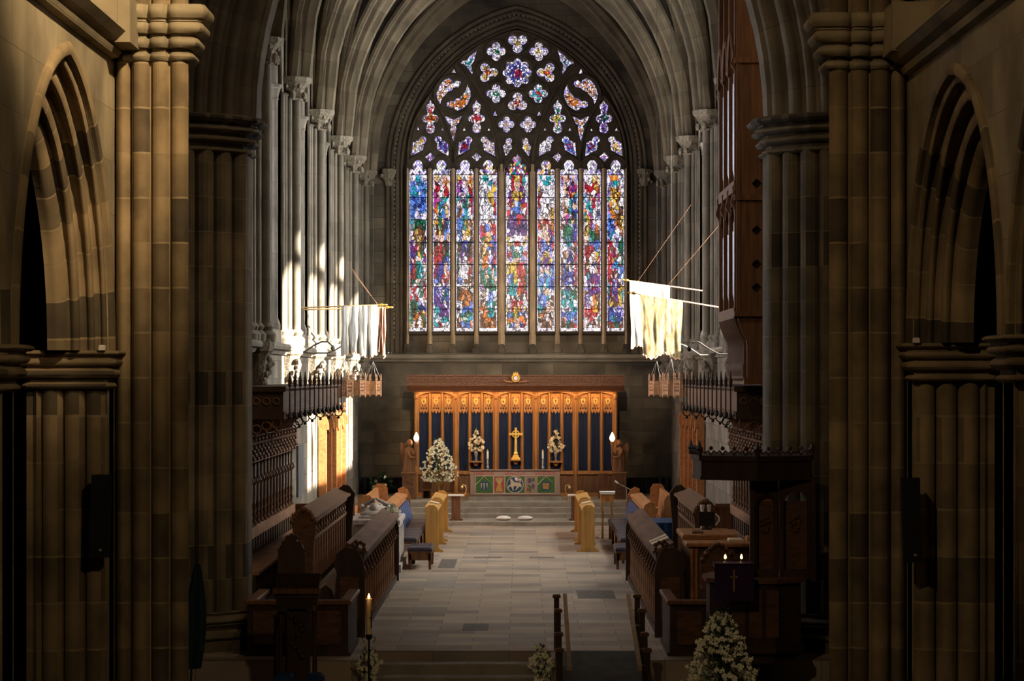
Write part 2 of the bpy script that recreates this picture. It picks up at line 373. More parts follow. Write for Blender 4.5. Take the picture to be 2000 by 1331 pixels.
# ---------------------------------------------------------------- choir side walls with window bays
SHY = [32.4, 37.5, 42.5, 47.7, 52.9, 57.6, 61.75]
def bays():
    for i in range(len(SHY) - 1):
        c = (SHY[i] + SHY[i + 1]) / 2; hw = (SHY[i + 1] - SHY[i]) / 2 - .72
        yield i, c, hw
WSILL, WSP = 4.25, 8.45
for s, side in ((-1, 'left'), (1, 'right')):
    mp = lambda u, z, wd: (s * (HX + wd), u, z)
    holes = []
    for i, c, hw in bays():
        R = hw * 1.55; holes.append([(c + x, z) for x, z in arch_line(hw, R, WSP, WSILL, 10)])
    wallo = plate('wall_' + side, [(31.2, 3.95), (YB + .3, 3.95), (YB + .3, 14.6), (31.2, 14.6)], holes, .12, .004, lambda u, z, wd: (s * (HX + .06 + wd), u, z), 'wall', kind='structure')
    b = MB(); b.bx(HX, HX + 1.4, 31.2, YB + .3, -.4, 3.95); struct('wall_' + side, b, 'wall', mirror=s < 0)
    # moulded string course on the wall
    pr = [(-.02, 3.80), (.05, 3.82), (.08, 3.88), (.16, 3.90), (.18, 3.95), (.15, 4.0), (-.02, 4.02)]
    b = MB(); b.prism([(HX - p[0], p[1]) for p in pr], 'y', 31.2, YB); struct('trim_%d' % (10 + s), b, 'shaft', mirror=s < 0)
    for i, c, hw in bays():
        R = hw * 1.55; dep = .85
        pr = rolls([(0, -.02, 0, .06, 0), (0, .06, .10, .16, .055), (.10, .16, .12, .28, 0), (.12, .28, .24, .36, .06), (.24, .36, .26, .50, 0), (.26, .50, .38, .58, .055), (.38, .58, .42, dep, 0)])
        b = MB(); arch_sweep(b, hw, R, WSP, WSILL, pr, lambda u, z, wd: (s * (HX + wd), c + u, z), 10)
        b.add([(s * (HX + q), c + r, WSILL - .002) for q in (0, dep) for r in (-hw, hw)], [(0, 1, 3, 2)])
        wo = struct('window_%d' % (i + 2 + (10 if s > 0 else 0)), b, 'shaft', smooth=True)
        # tracery with three lights
        a2 = hw - .42; R2 = R - .42; out = [(c + x, z) for x, z in arch_line(a2 + .05, R2 + .05, WSP, WSILL, 10)]
        hl = []; lw = a2 * 2 / 3
        for k in (-1, 0, 1):
            hl.append([(c + k * lw + x, z) for x, z in arch_line(lw / 2 - .05, lw * .62, WSP - .25, WSILL + .12, 5)])
        for k in (-.5, .5):
            hl.append([(c + k * lw * 1.05 + .24 * math.cos(t * PI / 6), WSP + .62 + .24 * math.sin(t * PI / 6)) for t in range(12)])
        hl.append([(c + .26 * math.cos(t * PI / 6), WSP + 1.2 + .26 * math.sin(t * PI / 6)) for t in range(12)])
        plate('tracery', out, hl, .14, .03, lambda u, z, wd: (s * (HX + dep + .05 + wd), u, z), 'shaft', wo)
        g = MB(); g.add([(s * (HX + dep + .06), c + u, z) for u, z in ((-a2 - .02, WSILL), (a2 + .02, WSILL), (a2 + .02, WSP + R2), (-a2 - .02, WSP + R2))], [(0, 1, 2, 3)])
        if s > 0 and i in (0, 1, 5):
            bl = MB(); bl.bx(HX + dep + .14, HX + dep + .3, c - hw, c + hw, WSILL - .1, 6.6 if i == 1 else 12.5); bl.build('sun_blocker', 'wall', wo)  # unseen panel added behind the glass to keep sun out of this bay
        g = MB(); ln = [(s * (HX + dep + .06), c + x, z) for x, z in arch_line(a2 + .04, R2 + .04, WSP, WSILL, 10)]; g.add(ln, [tuple(range(len(ln)))]); g.build('pane', 'glass' if s > 0 and i > 0 else 'glassd', wo, fix=False)
        # jamb shafts with capitals
        for q in (-1, 1):
            sh = MB(); yy = c + q * (hw - .10); xx = s * (HX + .10)
            sh.lathe([(.10, WSILL), (.10, WSILL + .1), (.07, WSILL + .18), (.055, WSILL + .2), (.055, WSP - .22), (.075, WSP - .2), (.06, WSP - .17), (.10, WSP - .02), (.13, WSP), (.13, WSP + .05)], (xx, yy, 0), 8)
            sh.build('jamb_shaft', 'shaft', wo, smooth=True)
# east wall -------------------------------------------------------
WX = .03; WA = 2.80; WR = 3.76; WZ = 8.79; WS = px(0, 648, 62.3)[1]
FA = WA + .52; FR = WR + .52
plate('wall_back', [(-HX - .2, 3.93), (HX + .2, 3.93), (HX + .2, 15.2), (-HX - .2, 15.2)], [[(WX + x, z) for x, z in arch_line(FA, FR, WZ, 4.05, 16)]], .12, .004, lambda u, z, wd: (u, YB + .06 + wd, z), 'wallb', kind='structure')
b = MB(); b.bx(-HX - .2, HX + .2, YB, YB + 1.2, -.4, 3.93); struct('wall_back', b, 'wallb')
pr = [(-.02, 3.80), (.06, 3.82), (.09, 3.88), (.15, 3.90), (.17, 3.95), (.15, 4.0), (-.02, 4.02)]
b = MB(); b.prism([(YB - p[0], p[1]) for p in pr], 'x', -HX, HX); struct('trim_12', b, 'shaft')
pr = rolls([(-.06, -.03, .02, -.03, .03), (.02, -.03, .05, .03, 0), (.05, .03, .14, .06, .05), (.14, .06, .16, .12, 0), (.16, .12, .26, .14, .055), (.26, .14, .29, .2, 0), (.29, .2, .38, .22, .05), (.38, .22, .41, .27, 0), (.41, .27, .50, .28, .04), (.50, .28, .52, .36, 0)])
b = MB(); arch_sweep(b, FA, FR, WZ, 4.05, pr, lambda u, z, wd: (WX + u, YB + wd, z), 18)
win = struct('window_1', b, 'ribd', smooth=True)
# foliage bosses in the hollow of the great arch
b = MB(); ln = arch_line(FA - .15, FR - .15, WZ, 4.4, 46)
acc = 0; last = ln[0]
for i in range(1, len(ln)):
    d = math.dist(ln[i - 1], ln[i]); n = max(1, round(d / .12))
    for k in range(n):
        t = (k + .5) / n; x = ln[i - 1][0] + (ln[i][0] - ln[i - 1][0]) * t; z = ln[i - 1][1] + (ln[i][1] - ln[i - 1][1]) * t
        b.ball((WX + x, YB + .09, z), (.035, .03, .045), 5, 4)
b.build('foliage_band', 'carv', win)
# caps at the great arch
for q in (-1, 1):
    b = MB(); b.lathe([(.09, 8.35), (.11, 8.42), (.16, 8.62), (.20, 8.7), (.2, 8.78), (.1, 8.8)], (WX + q * (FA - .02), YB - .02, 0), 8)
    for k in range(7): b.ball((WX + q * FA + .16 * math.cos(k), YB - .1 - .05 * (k % 2), 8.46 + .045 * k), .055, 5, 4)
    b.build('capital', 'carv', win)
# apron below the glass with colonnettes
b = MB(); b.bx(WX - WA, WX + WA, YB + .36, YB + .5, 4.0, WS); b.prism([(YB + .2, WS - .06), (YB + .36, WS + .02), (YB + .36, WS - .1)], 'x', WX - WA, WX + WA); b.build('sill', 'wallb', win)
LAN = [(799.5, 834), (845.5, 879), (891, 925), (936, 971), (988, 1031.5), (1049, 1083.5), (1094, 1128.5), (1139.7, 1173.6), (1185, 1219.3)]
YG = 62.3; P = lambda x, y: px(x, y, YG)
lan = [(P(a, 0)[0], P(c, 0)[0]) for a, c in LAN]
def foil(cx, cy, R, n, rot=0, lr=.47, pt=0.0, m=40, body=.45):
    # outline of an n-lobed opening; pixels of the photo
    out = []
    for i in range(m):
        th = 2 * PI * i / m; best = R * body
        for k in range(n):
            a = rot + 2 * PI * k / n; d = R * (1 - lr); r = R * lr; c = math.cos(th - a) * d; q = d * d - r * r; disc = c * c - q
            if disc >= 0 and c > 0: best = max(best, c + math.sqrt(disc))
            if pt: best = max(best, R * (1 + pt) - abs(((th - a + PI) % (2 * PI)) - PI) * R * 3.2)
        out.append((cx + best * math.cos(th), cy - best * math.sin(th)))
    return out
def union_r(cx, cy, circ, tail=None, m=44):
    out = []
    for i in range(m):
        th = 2 * PI * i / m; ux, uy = math.cos(th), math.sin(th); best = 1.5
        for x, y, r in circ:
            dx, dy = x - cx, y - cy; c = dx * ux + dy * uy; q = dx * dx + dy * dy - r * r; disc = c * c - q
            if disc >= 0 and c + math.sqrt(disc) > 0: best = max(best, c + math.sqrt(disc))
        if tail:
            tx, ty, hwid = tail; dx, dy = tx - cx, ty - cy; D = math.hypot(dx, dy); al = math.atan2(dy, dx); d = abs(((th - al + PI) % (2 * PI)) - PI)
            # a wedge narrowing from hwid at the centre to nothing at the tail
            if d < PI / 2: best = max(best, 1 / (math.cos(d) / D + math.sin(d) / hwid))
        out.append((cx + best * ux, cy + best * uy))
    return out
LI = []   # (outline in photo pixels, colour key, centre, radius)
def K(x, y): return (780 + x / 4.159, 20 + y / 4.159)
def light(poly, cols, c, r): LI.append((poly, cols, c, r))
def mirx(poly): return [(2 * 1010.4 - x, y) for x, y in poly]
for x, y, r, cols in ((969.2, 101, 18.6, 'WWG'), (1052.4, 101, 18.6, 'WWY'), (969.2, 183.5, 18.6, 'WWG'), (1051.2, 183.5, 18.6, 'WTR'), (989.2, 243.6, 15.8, 'WWF'), (1031.3, 243.6, 15.8, 'WWF')):
    light(foil(x, y, r, 4, 0, .43, body=.38), cols, (x, y), r)
light(foil(1010.3, 142.6, 28.5, 8, PI / 8 * 0, .25, body=.8, m=64), 'WDR', (1010.3, 142.6), 28)
light(foil(1010.8, 84, 20, 3, PI / 2 + PI, .47), 'WWY', (1010.8, 84), 19)
light(foil(1010.8, 201, 20, 3, PI / 2, .47), 'WFR', (1010.8, 201), 19)
light(foil(952.5, 142, 20, 3, 0, .45, .05), 'WYR', (952.5, 142), 19); light(mirx(LI[-1][0]), 'WYR', (1068.3, 142), 19)
pl = [K(632, 325), K(605, 420), K(582, 450), K(596, 500), K(592, 524), K(575, 500), K(545, 455), K(500, 432), K(512, 412), K(545, 405), K(575, 370)]
light(pl, 'WTT', K(570, 425), 22); light(mirx(pl), 'WLT', (2020.8 - K(570, 425)[0], K(570, 425)[1]), 22)
pl = [K(*q) for q in ((332, 762), (312, 725), (303, 680), (330, 605), (365, 570), (400, 553), (425, 566), (440, 592), (465, 570), (495, 580), (500, 605), (480, 628), (440, 632), (425, 655), (395, 662), (375, 690), (350, 712))]
light(pl, 'WOW', K(375, 630), 30); light(mirx(pl), 'WOW', (2020.8 - K(375, 630)[0], K(375, 630)[1]), 30)
pl = [K(*q) for q in ((553, 608), (575, 650), (580, 700), (552, 770), (515, 800), (478, 818), (452, 808), (440, 788), (410, 796), (386, 780), (388, 750), (410, 738), (440, 742), (455, 722), (490, 712), (515, 685), (540, 655))]
light(pl, 'WOO', K(500, 740), 30); light(mirx(pl), 'WOO', (2020.8 - K(500, 740)[0], K(500, 740)[1]), 30)
for x, cols in ((253, 'WRO'), (628, 'WFR'), (1285, 'WGY'), (1660, 'LPG')):
    cx, cy = K(x, 882); light(union_r(cx, cy, [(cx, cy, 9.5), (cx - 8.5, cy, 7.5), (cx + 8.5, cy, 7.5), (cx, cy - 22, 9), (cx, cy + 20, 9)], (cx, cy - 37, 8), 56), cols, (cx, cy), 32)
for x in (440, 1472):
    pl = [K(*q) for q in ((x - 66, 860), (x - 38, 872), (x, 892), (x + 38, 872), (x + 66, 860), (x + 60, 905), (x + 30, 930), (x + 18, 942), (x + 34, 985), (x + 14, 1025), (x, 1068), (x - 14, 1025), (x - 34, 985), (x - 18, 942), (x - 30, 930), (x - 60, 905))]
    light(pl, 'WOF', K(x, 945), 25)
for bx_, by, tx, ty, cols in ((190, 1055, 95, 1186, 'WYW'), (318, 1055, 403, 1188, 'DPB'), (562, 1055, 475, 1186, 'RDR'), (692, 1055, 780, 1190, 'WFW'), (889, 1065, 862, 1192, 'WFW'), (1022, 1065, 1052, 1192, 'WFY'), (1222, 1055, 1130, 1190, 'WWW'), (1350, 1055, 1438, 1190, 'DBR'), (1597, 1055, 1507, 1190, 'DBR'), (1727, 1055, 1812, 1190, 'WYF')):
    bx2, by2 = K(bx_, by); t2 = K(tx, ty); sm = 1 if bx_ in (889, 1022) else 0
    cx = bx2 + (t2[0] - bx2) * .36; cy = by2 + (t2[1] - by2) * .36
    light(union_r(cx, cy, [(cx, cy, 10.5 - 3 * sm), (bx2, by2, 7.3 - sm)], (t2[0], t2[1], 13 - 3.5 * sm)), cols, (cx, cy), 20)
for x in (250, 627, 1285, 1662):
    cx, cy = K(x, 1194); light([(cx - 9.5, cy), (cx - 4, cy - 5), (cx, cy - 9.5), (cx + 4, cy - 5), (cx + 9.5, cy), (cx + 4, cy + 5), (cx, cy + 10), (cx - 4, cy + 5)], 'WLM' if x in (250, 1662) else 'WFW', (cx, cy), 10)
for x, y, q in ((443, 492, 4.5), (1475, 497, 4.5), (778, 840, 4.5), (1135, 840, 4.5), (150, 962, 3), (352, 965, 3), (527, 968, 3), (728, 968, 3), (1183, 970, 3), (1385, 970, 3), (1558, 970, 3), (1763, 970, 3)):
    cx, cy = K(x, y); light([(cx - q * .9, cy + q), (cx, cy - q * 1.1), (cx + q * .9, cy + q)], 'WWF', (cx, cy), 4)
heads = []
for k, (a, c) in enumerate(LAN):
    m_ = (a + c) / 2; h = (c - a) / 2
    if k == 4:
        pl = [(c, 648), (c, 345), (c - 1, 338), (c - 4, 334), (c - 5, 330), (c - 4, 325), (c - 6, 321), (c - 10, 320), (c - 13, 323), (c - 14, 317), (c - 13, 312), (c - 15, 308), (c - 19, 305), (m_ + 1, 302)]
    else:
        pl = [(c, 648), (c, 340), (c - .6, 334), (c - 3, 330.5), (c - 6, 331), (c - 8.5, 334), (c - 9, 330)]
        pl += [(m_ + 9.8 * math.cos(t), 323.5 - 9.5 * math.sin(t) * (1 + .12 * (math.sin(t) > .8))) for t in (-.35, 0, .35, .7, 1.1, 1.45)]
    pl = pl + [(2 * m_ - x, y) for x, y in pl[::-1]]; heads.append(pl)
allh = [[P(*q) for q in pl] for pl, _, _, _ in LI] + [[P(*q) for q in pl] for pl in heads]
outl = [(WX + x, z) for x, z in arch_line(WA + .03, WR + .03, WZ, WS - .02, 18)]
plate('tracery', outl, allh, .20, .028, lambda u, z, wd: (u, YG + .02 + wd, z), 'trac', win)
# raised moulded bars on the tracery
tr = MB()
def ring(cx, cy, r, w_=.026): tr.pipe([(P(cx + r * math.cos(t * PI / 14), 0)[0], YG - .095, P(0, cy + r * math.sin(t * PI / 14))[1]) for t in range(28)], w_, 6, closed=True)
for x, y, r in ((969.2, 101, 22.5), (1052.4, 101, 22.5), (969.2, 183.5, 22.5), (1051.2, 183.5, 22.5), (989.2, 243.6, 19.5), (1031.3, 243.6, 19.5), (1010.3, 142.6, 32), (1010.8, 84, 23), (1010.8, 201, 23), (952.5, 142, 23), (1068.3, 142, 23), (886.5, 185.4, 39), (1134.3, 185.4, 39), (1010.3, 143, 90)):
    if r < 80: ring(x, y, r)
def barc(x0, y0, x1, y1, bul, w_=.035):
    pts = []
    L = math.hypot(x1 - x0, y1 - y0); nx, ny = (y1 - y0) / L, -(x1 - x0) / L
    for i in range(13):
        t = i / 12; h = 4 * t * (1 - t) * bul; u, z = P(x0 + (x1 - x0) * t + nx * h, y0 + (y1 - y0) * t + ny * h); pts.append((u, YG - .10, z))
    tr.pipe(pts, w_, 6)
for q in (0, 1):
    f = (lambda x: x) if q == 0 else (lambda x: 2 * 1009.8 - x); g = 1 if q == 0 else -1
    barc(f(979.5), 330, f(897), 126, -20 * g, .04); barc(f(979.5), 330, f(1009.8), 262, -7 * g, .04)
    for a, c, m_ in ((793, 885, 840), (885, 979, 931)):
        barc(f(a + (0 if a > 800 else 4)), 318, f(m_), 188, 13 * g, .035); barc(f(c), 330, f(m_), 188, -15 * g, .035)
for k, (a, c) in enumerate(LAN):
    m_ = (a + c) / 2; hh = (c - a) / 2 + 5.5
    barc(m_ - hh, 336, m_, 305 if k != 4 else 290, 8, .03); barc(m_ + hh, 336, m_, 305 if k != 4 else 290, -8, .03)
tr.build('tracery_moulding', 'trac', win, smooth=True)
edges = [796] + [(LAN[i][1] + LAN[i + 1][0]) / 2 for i in range(8)] + [1223]
for i, e in enumerate(edges):
    xm = P(e, 0)[0]; big = i in (4, 5); hw = .075 if big else .05
    if i in (0, 9): hw = .03
    b = MB(); zt = P(0, 330 if not big else 322)[1]
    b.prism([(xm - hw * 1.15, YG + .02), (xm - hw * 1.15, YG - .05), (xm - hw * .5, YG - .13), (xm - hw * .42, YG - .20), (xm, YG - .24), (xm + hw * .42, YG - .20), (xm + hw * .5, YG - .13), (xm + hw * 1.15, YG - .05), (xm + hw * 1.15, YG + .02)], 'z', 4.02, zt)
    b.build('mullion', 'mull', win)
    b = MB(); b.lathe([(.11, 4.0), (.12, 4.12), (.08, 4.18), (.09, 4.24), (.05, 4.28)], (xm, YG - .2, 0), 8); b.build('mullion_base', 'wallb', win, smooth=True)
for k, (a, c) in enumerate(lan):
    for y in (342, 386, 430, 473.5, 517, 560.5, 604):
        b = MB(); z = P(0, y)[1]; b.bx(a - .01, c + .01, YG - .05, YG - .03, z - .009, z + .009); b.build('saddle_bar', 'lead', win)
# ---------------------------------------------------------------- stained glass
PAL = dict(W=(1.0, .90, 1.0), B=(.11, .24, .80), D=(.03, .05, .36), P=(.14, .03, .26), R=(.52, .02, .04), G=(.01, .17, .09), T=(.02, .38, .46), Y=(.76, .48, .08), O=(.72, .20, .03), N=(.17, .06, .03), K=(.02, .015, .025), F=(.90, .56, .45), L=(.45, .36, .92), M=(.50, .05, .32))
ART = [
 'WWTBWW BBLTBB BTBBBT TBTWBB BDBBDB DBBDBB BBWBBB BBWLWW TWGGGG WGGNGG WNYNNW WYNYNK PWNYKT PPRNKW DPGYGR PRWFWP DRGTTF DRGTTW RRGTTF NGWFWF RWRGWR WRWGGR RWRWWR GGGLWW GNGDDD GNONYN GOOWNG YWNWYN',
 'FYWFFW FPWFOO MRGWRO MRWFRR MMWTTW MOTBYF OOTBYF WFTBFF YOGODT WNGNDB FNYNBB LFFFBY KKRKKK NRRNKG RNRKGG RRRKDB RRDDFB RPDDFO RDDRFR DBNRRN DDLDDD DLLWTD DPLDGD DPPPWD WTPPPL WTPPPP TWWTTT WTRWWW',
 'YYWWFO PMWFOY MPLWRO PMWWTR TWPGWR WWGGWR BOBTWR NFBTWW BBTYWO BBTYFW BBYYYN WBFYWN KKDDKK NKDDKN GPWPKN GPWWRR GWWWFN KWWWRN NWWWNN KBWNNN KFFFKG KNOONK KNONON WWNOOB DWBBBD WGGGGG NFGGTB NNBBBO',
 'WTTWWW WWWTLF WWWWYY WWWYYL WWWYYL WWWWYR WWWWWR WWWWWL WWWFWW RRBBRR MRFFRR RGOYBM WOYOBD NYWBPD YYOWLR WOOLPR TOOWPT TGWTFT GTFGFT GGGGTF LFGGGG WFWDBW WFWBBW NFTTTG OOFTGW NOOTTN NNOONN NNONON',
 'WTRYYRTW WWRFFRTW WWRFFPWW WPYYYYPW WRPYYPPW RRYBBYRR RWBBBBWR YPPBRRPY PPPPRPPP PDPPPPDP WPPLPPPP YWWWWWWY WYWRRWYW LWTWWTWL RRTGGTRR FLWFFWLF YYYYRRFL YYYYRRRG YBBYRRRG YBTYFRRG NTTTRRRG NTTTORRP WNWNWNWN WWRRRRWW YWRYYRWY DBGYGBDW OOOFFOOO WGDFFDRW',
 'WTWTTW WWTTWW YWWWWW LNWWWW RWWWWW RWWNWW LWWWNY WWWWYY NFRRFO RNFFNO WWFFPR RFFFPB RDBFDR RLBDBR WLYYLW BYPPYB TPPPPD BFTFTB TWBBWB TBBTBD BTWTBD WBFFWW LBBTWN BBBFFN TTNFFW NONFNW NNNWFN WNNNNW',
 'RFOLFL LFWPMW WFNMPR WWFROT WFWTBB WFWTFF WFOTDD WFMWKD FWMGFG RGGGDD WGGGDD WGTTDP WWTTPO WWWLFN WNFDWR NWDDDR NDFWWR NDDWDR KDDDDR KDDDDR WFDKWK GTTTGG TWTGTG GTWTTW WWWWTT DBBTBD NFBBWB NNGNNR',
 'WWWYFY RWWRYF RRRFON BFNWPM TLFRWM FTTRWW OWTWWW GYMWWL NYMWWM NYMLOW NYGGON FFTGGN FNBBBB RRRRBF RRRWYG WRWFYR RYWDWR RRWWFR WTPPPP WPPRPP LLPRPP FNPPPP PLWOON NLWOYN RWROYR RRRRRW WWRRWG FNWNWN',
 'WOYOWW WLTTWW LOYNFW LYNYOW TYYNNW LOWYWN LOYWNN BOONNY BBBOYY BBDOOY BBTWWO BTWLWG RRWLGG RFRWGG RRMRGK RROTWG RRBTMG RROMBB RRPFBW RRPPFB TRDPYY TRDPYT DKNPYT NYNNYW LDWLLL DDBDDL DBTTDD NRNGNN']
ART = [a.split() for a in ART]
rnd = random.Random(3)
def jcol(c, dark=.0):
    q = rnd.random()
    if q < .17 + dark: f = .16
    elif q < .33: f = .5
    elif q < .80: f = 1.0
    else: f = 1.35
    base = [v * f * (0.9 + .2 * rnd.random()) for v in c]
    if q > .93: base = [v * .5 + .5 for v in base]
    m_ = sum(c) / 3
    return tuple(min(1.25, v) for v in base)
def inset(poly, k):
    cx = sum(p[0] for p in poly) / len(poly); cz = sum(p[1] for p in poly) / len(poly); out = []
    for x, z in poly:
        d = math.hypot(x - cx, z - cz) or 1; f = max(.2, (d - k) / d); out.append((cx + (x - cx) * f, cz + (z - cz) * f))
    return out
def pip(x, y, poly):
    c = False; n = len(poly); j = n - 1
    for i in range(n):
        if (poly[i][1] > y) != (poly[j][1] > y) and x < (poly[j][0] - poly[i][0]) * (y - poly[i][1]) / (poly[j][1] - poly[i][1]) + poly[i][0]: c = not c
        j = i
    return c
def pdist(x, y, poly):
    best = 1e9
    for i in range(len(poly)):
        x1, y1 = poly[i - 1]; x2, y2 = poly[i]; dx, dy = x2 - x1, y2 - y1; t = max(0, min(1, ((x - x1) * dx + (y - y1) * dy) / (dx * dx + dy * dy + 1e-9)))
        best = min(best, math.hypot(x - x1 - dx * t, y - y1 - dy * t))
    return best
def cellgrid(x0, x1, y0, y1, cw, ch, colf, warp, mb, lead=.0055, seed=0):
    # irregular quarries; x, y are photo pixels
    nx = max(2, round((x1 - x0) / cw)); ny = max(2, round((y1 - y0) / ch)); pt = {}
    for j in range(ny + 1):
        for i in range(nx + 1):
            x = x0 + (x1 - x0) * i / nx; y = y0 + (y1 - y0) * j / ny
            if 0 < i < nx:
                x += (rnd.random() - .5) * cw * .75 + warp * noise.noise((x * .09 + seed, y * .07, 1.3)) * cw * 2.2
            if 0 < j < ny: y += (rnd.random() - .5) * ch * .75 + warp * noise.noise((x * .10 + seed, y * .08, 7.1)) * ch * 2.2
            x = max(x0, min(x1, x)); y = max(y0, min(y1, y)); pt[i, j] = (x, y)
    for j in range(ny):
        for i in range(nx):
            q = [pt[i, j], pt[i + 1, j], pt[i + 1, j + 1], pt[i, j + 1]]
            parts = [q] if rnd.random() < .55 else ([[q[0], q[1], q[2]], [q[0], q[2], q[3]]] if rnd.random() < .5 else [[q[0], q[1], q[3]], [q[1], q[2], q[3]]])
            for pp in parts:
                cx = sum(p[0] for p in pp) / len(pp); cy = sum(p[1] for p in pp) / len(pp); c = colf(cx, cy)
                if c is None: continue
                w3 = inset([P(*p) for p in pp], lead)
                mb.add([(u, YG + .02, z) for u, z in w3], [tuple(range(len(w3)))], None, c)
for k, (a, c) in enumerate(LAN):
    art = ART[k]; nr = len(art); mb = MB()
    def colf(x, y):
        ed = min(x - a, c - x)
        if y > 640.5: return jcol(PAL['W'])
        if k in (1, 2, 6, 7) and 556 < y < 560.5: return jcol(PAL['W'])
        if ed < 1.6: return jcol(PAL['W' if rnd.random() < .75 else ('L' if y < 560 else 'F')])
        if y < 343: return jcol(PAL['W' if rnd.random() < .7 else 'L'])
        r = (y - 343) / 298 * nr + (rnd.random() - .5) * .35; r = int(max(0, min(nr - 1, r))); row = art[r]
        q = (x - a) / (c - a) * len(row) + (rnd.random() - .5) * .3; ch = row[int(max(0, min(len(row) - 1, q)))]
        return jcol(PAL[ch], .05 if ch == 'W' else 0)
    vert = 1.0
    cellgrid(a - .4, a + 1.8, 341, 649, 2.2, 4.2, lambda x, y: colf(a, y), 0, mb, .004)
    cellgrid(c - 1.8, c + .4, 341, 649, 2.2, 4.2, lambda x, y: colf(a, y), 0, mb, .004)
    cellgrid(a + 1.8, c - 1.8, 342, 641, 2.9, 5.0, colf, 1.0, mb, .0078, k * 5.0)
    cellgrid(a + 1.8, c - 1.8, 641, 649, 3.2, 8, colf, 0, mb, .004)
    # diamond quarries in the head
    yy = 300 if k == 4 else 311
    while yy < 343:
        for i in range(-4, 5):
            for h in (0, 1):
                cx = (a + c) / 2 + i * 5.4 + h * 2.7; cy = yy + h * 3.6
                if not (a - 3 < cx < c + 3) or cy > 344: continue
                ed = pdist(cx, cy, heads[k]); ins = pip(cx, cy, heads[k])
                if not ins and ed > 4: continue
                cc = PAL['W']
                if k == 4: cc = PAL[rnd.choice('YPWMLTYW')]
                elif k in (3, 5): cc = PAL[rnd.choice('WWFWYLN')]
                elif rnd.random() < .25: cc = PAL['L']
                w3 = [P(cx, cy - 3.2), P(cx + 2.3, cy), P(cx, cy + 3.2), P(cx - 2.3, cy)]
                mb.add([(u, YG + .021, z) for u, z in w3], [(0, 1, 2, 3)], None, jcol(cc))
        yy += 7.2
    mb.build('glass_light', 'stained', win, fix=False)
mb = MB()
for pl, cols, cc, rad in LI:
    xs = [p[0] for p in pl]; ys = [p[1] for p in pl]
    def colf(x, y):
        ins = pip(x, y, pl); d = pdist(x, y, pl)
        if not ins and d > 2.2: return None
        if d < 3.4 or not ins: return jcol(PAL['W' if rnd.random() < .62 else 'L'])
        if rad < 8: return jcol(PAL[cols[2]])
        q = math.hypot(x - cc[0], y - cc[1]) / rad
        if q < .33: ch = cols[2] if rnd.random() < .75 else cols[1]
        elif q < .7: ch = cols[1] if rnd.random() < .6 else cols[0]
        else: ch = cols[0] if rnd.random() < .7 else cols[1]
        return jcol(PAL[ch])
    cellgrid(min(xs) - 1, max(xs) + 1, min(ys) - 1, max(ys) + 1, 3.0, 3.4, colf, .8, mb, .0070, cc[0])
mb.build('tracery_glass', 'stained', win, fix=False)
b = MB(); ln = [(WX + x, YG + .07, z) for x, z in arch_line(WA + .02, WR + .02, WZ, WS - .02, 18)]; b.add(ln, [tuple(range(len(ln)))]); b.build('lead_net', 'lead', win, fix=False)
# ---------------------------------------------------------------- shaft clusters, corbels, vault
def g(u): return math.sqrt(max(0, 2 * 1.42 * u - u * u)) / math.sqrt(1.84) * 5.3
def capital(b, x, y, z, r=.3, h=.42, n=10):
    b.lathe([(r * .62, z - h), (r * .72, z - h + .03), (r * .6, z - h + .06), (r * .75, z - h * .5), (r, z - .12), (r * 1.12, z - .08), (r * 1.15, z)], (x, y, 0), n)
def foliage(b, x, y, z, r, h, n=14, sd=1, y_only=None):
    q = random.Random(sd)
    for i in range(n):
        a = 2 * PI * i / n; zz = z - h * (.3 + .5 * (i % 2)); b.ball((x + r * math.cos(a), y + r * math.sin(a), zz), (.06, .06, .07 + .03 * q.random()), 5, 4)
for s, side in ((-1, 'left'), (1, 'right')):
    for i, y in enumerate(SHY[1:]):
        last = i == len(SHY) - 2
        b = MB(); X = s * (HX - .02)
        for dy, r, dx in ((-.47, .04, -.02), (-.34, .055, .0), (-.18, .06, .06), (0, .085, .17), (.18, .06, .06), (.34, .055, .0), (.47, .04, -.02)):
            if last and dy > 0: continue
            xx = X - s * dx
            b.lathe([(r + .07, 3.98), (r + .08, 4.1), (r + .02, 4.16), (r + .05, 4.22), (r, 4.28), (r, ZC - .35), (r + .03, ZC - .33), (r, ZC - .3)], (xx, y + dy, 0), 10)
        o = struct('wall_shaft', b, 'shaft', smooth=True); o['group'] = 'choir wall shafts'
        b = MB(); capital(b, X - s * .08, y, ZC, .33, .40); foliage(b, X - s * .08, y, ZC, .27, .4, 14, i)
        b.build('capital', 'carv', o)
        b = MB(); b.lathe([(.04, 3.2), (.09, 3.28), (.13, 3.45), (.19, 3.7), (.23, 3.8), (.27, 3.84), (.29, 3.96), (.27, 4.02)], (X - s * .02, y, 0), 10)
        q = random.Random(i)
        for k in range(18): b.ball((X - s * (.10 + .06 * q.random() + .05 * (k // 6)), y + (q.random() - .5) * .32, 3.32 + .42 * (k / 18)), .05, 5, 4)
        b.build('corbel', 'carv', o)
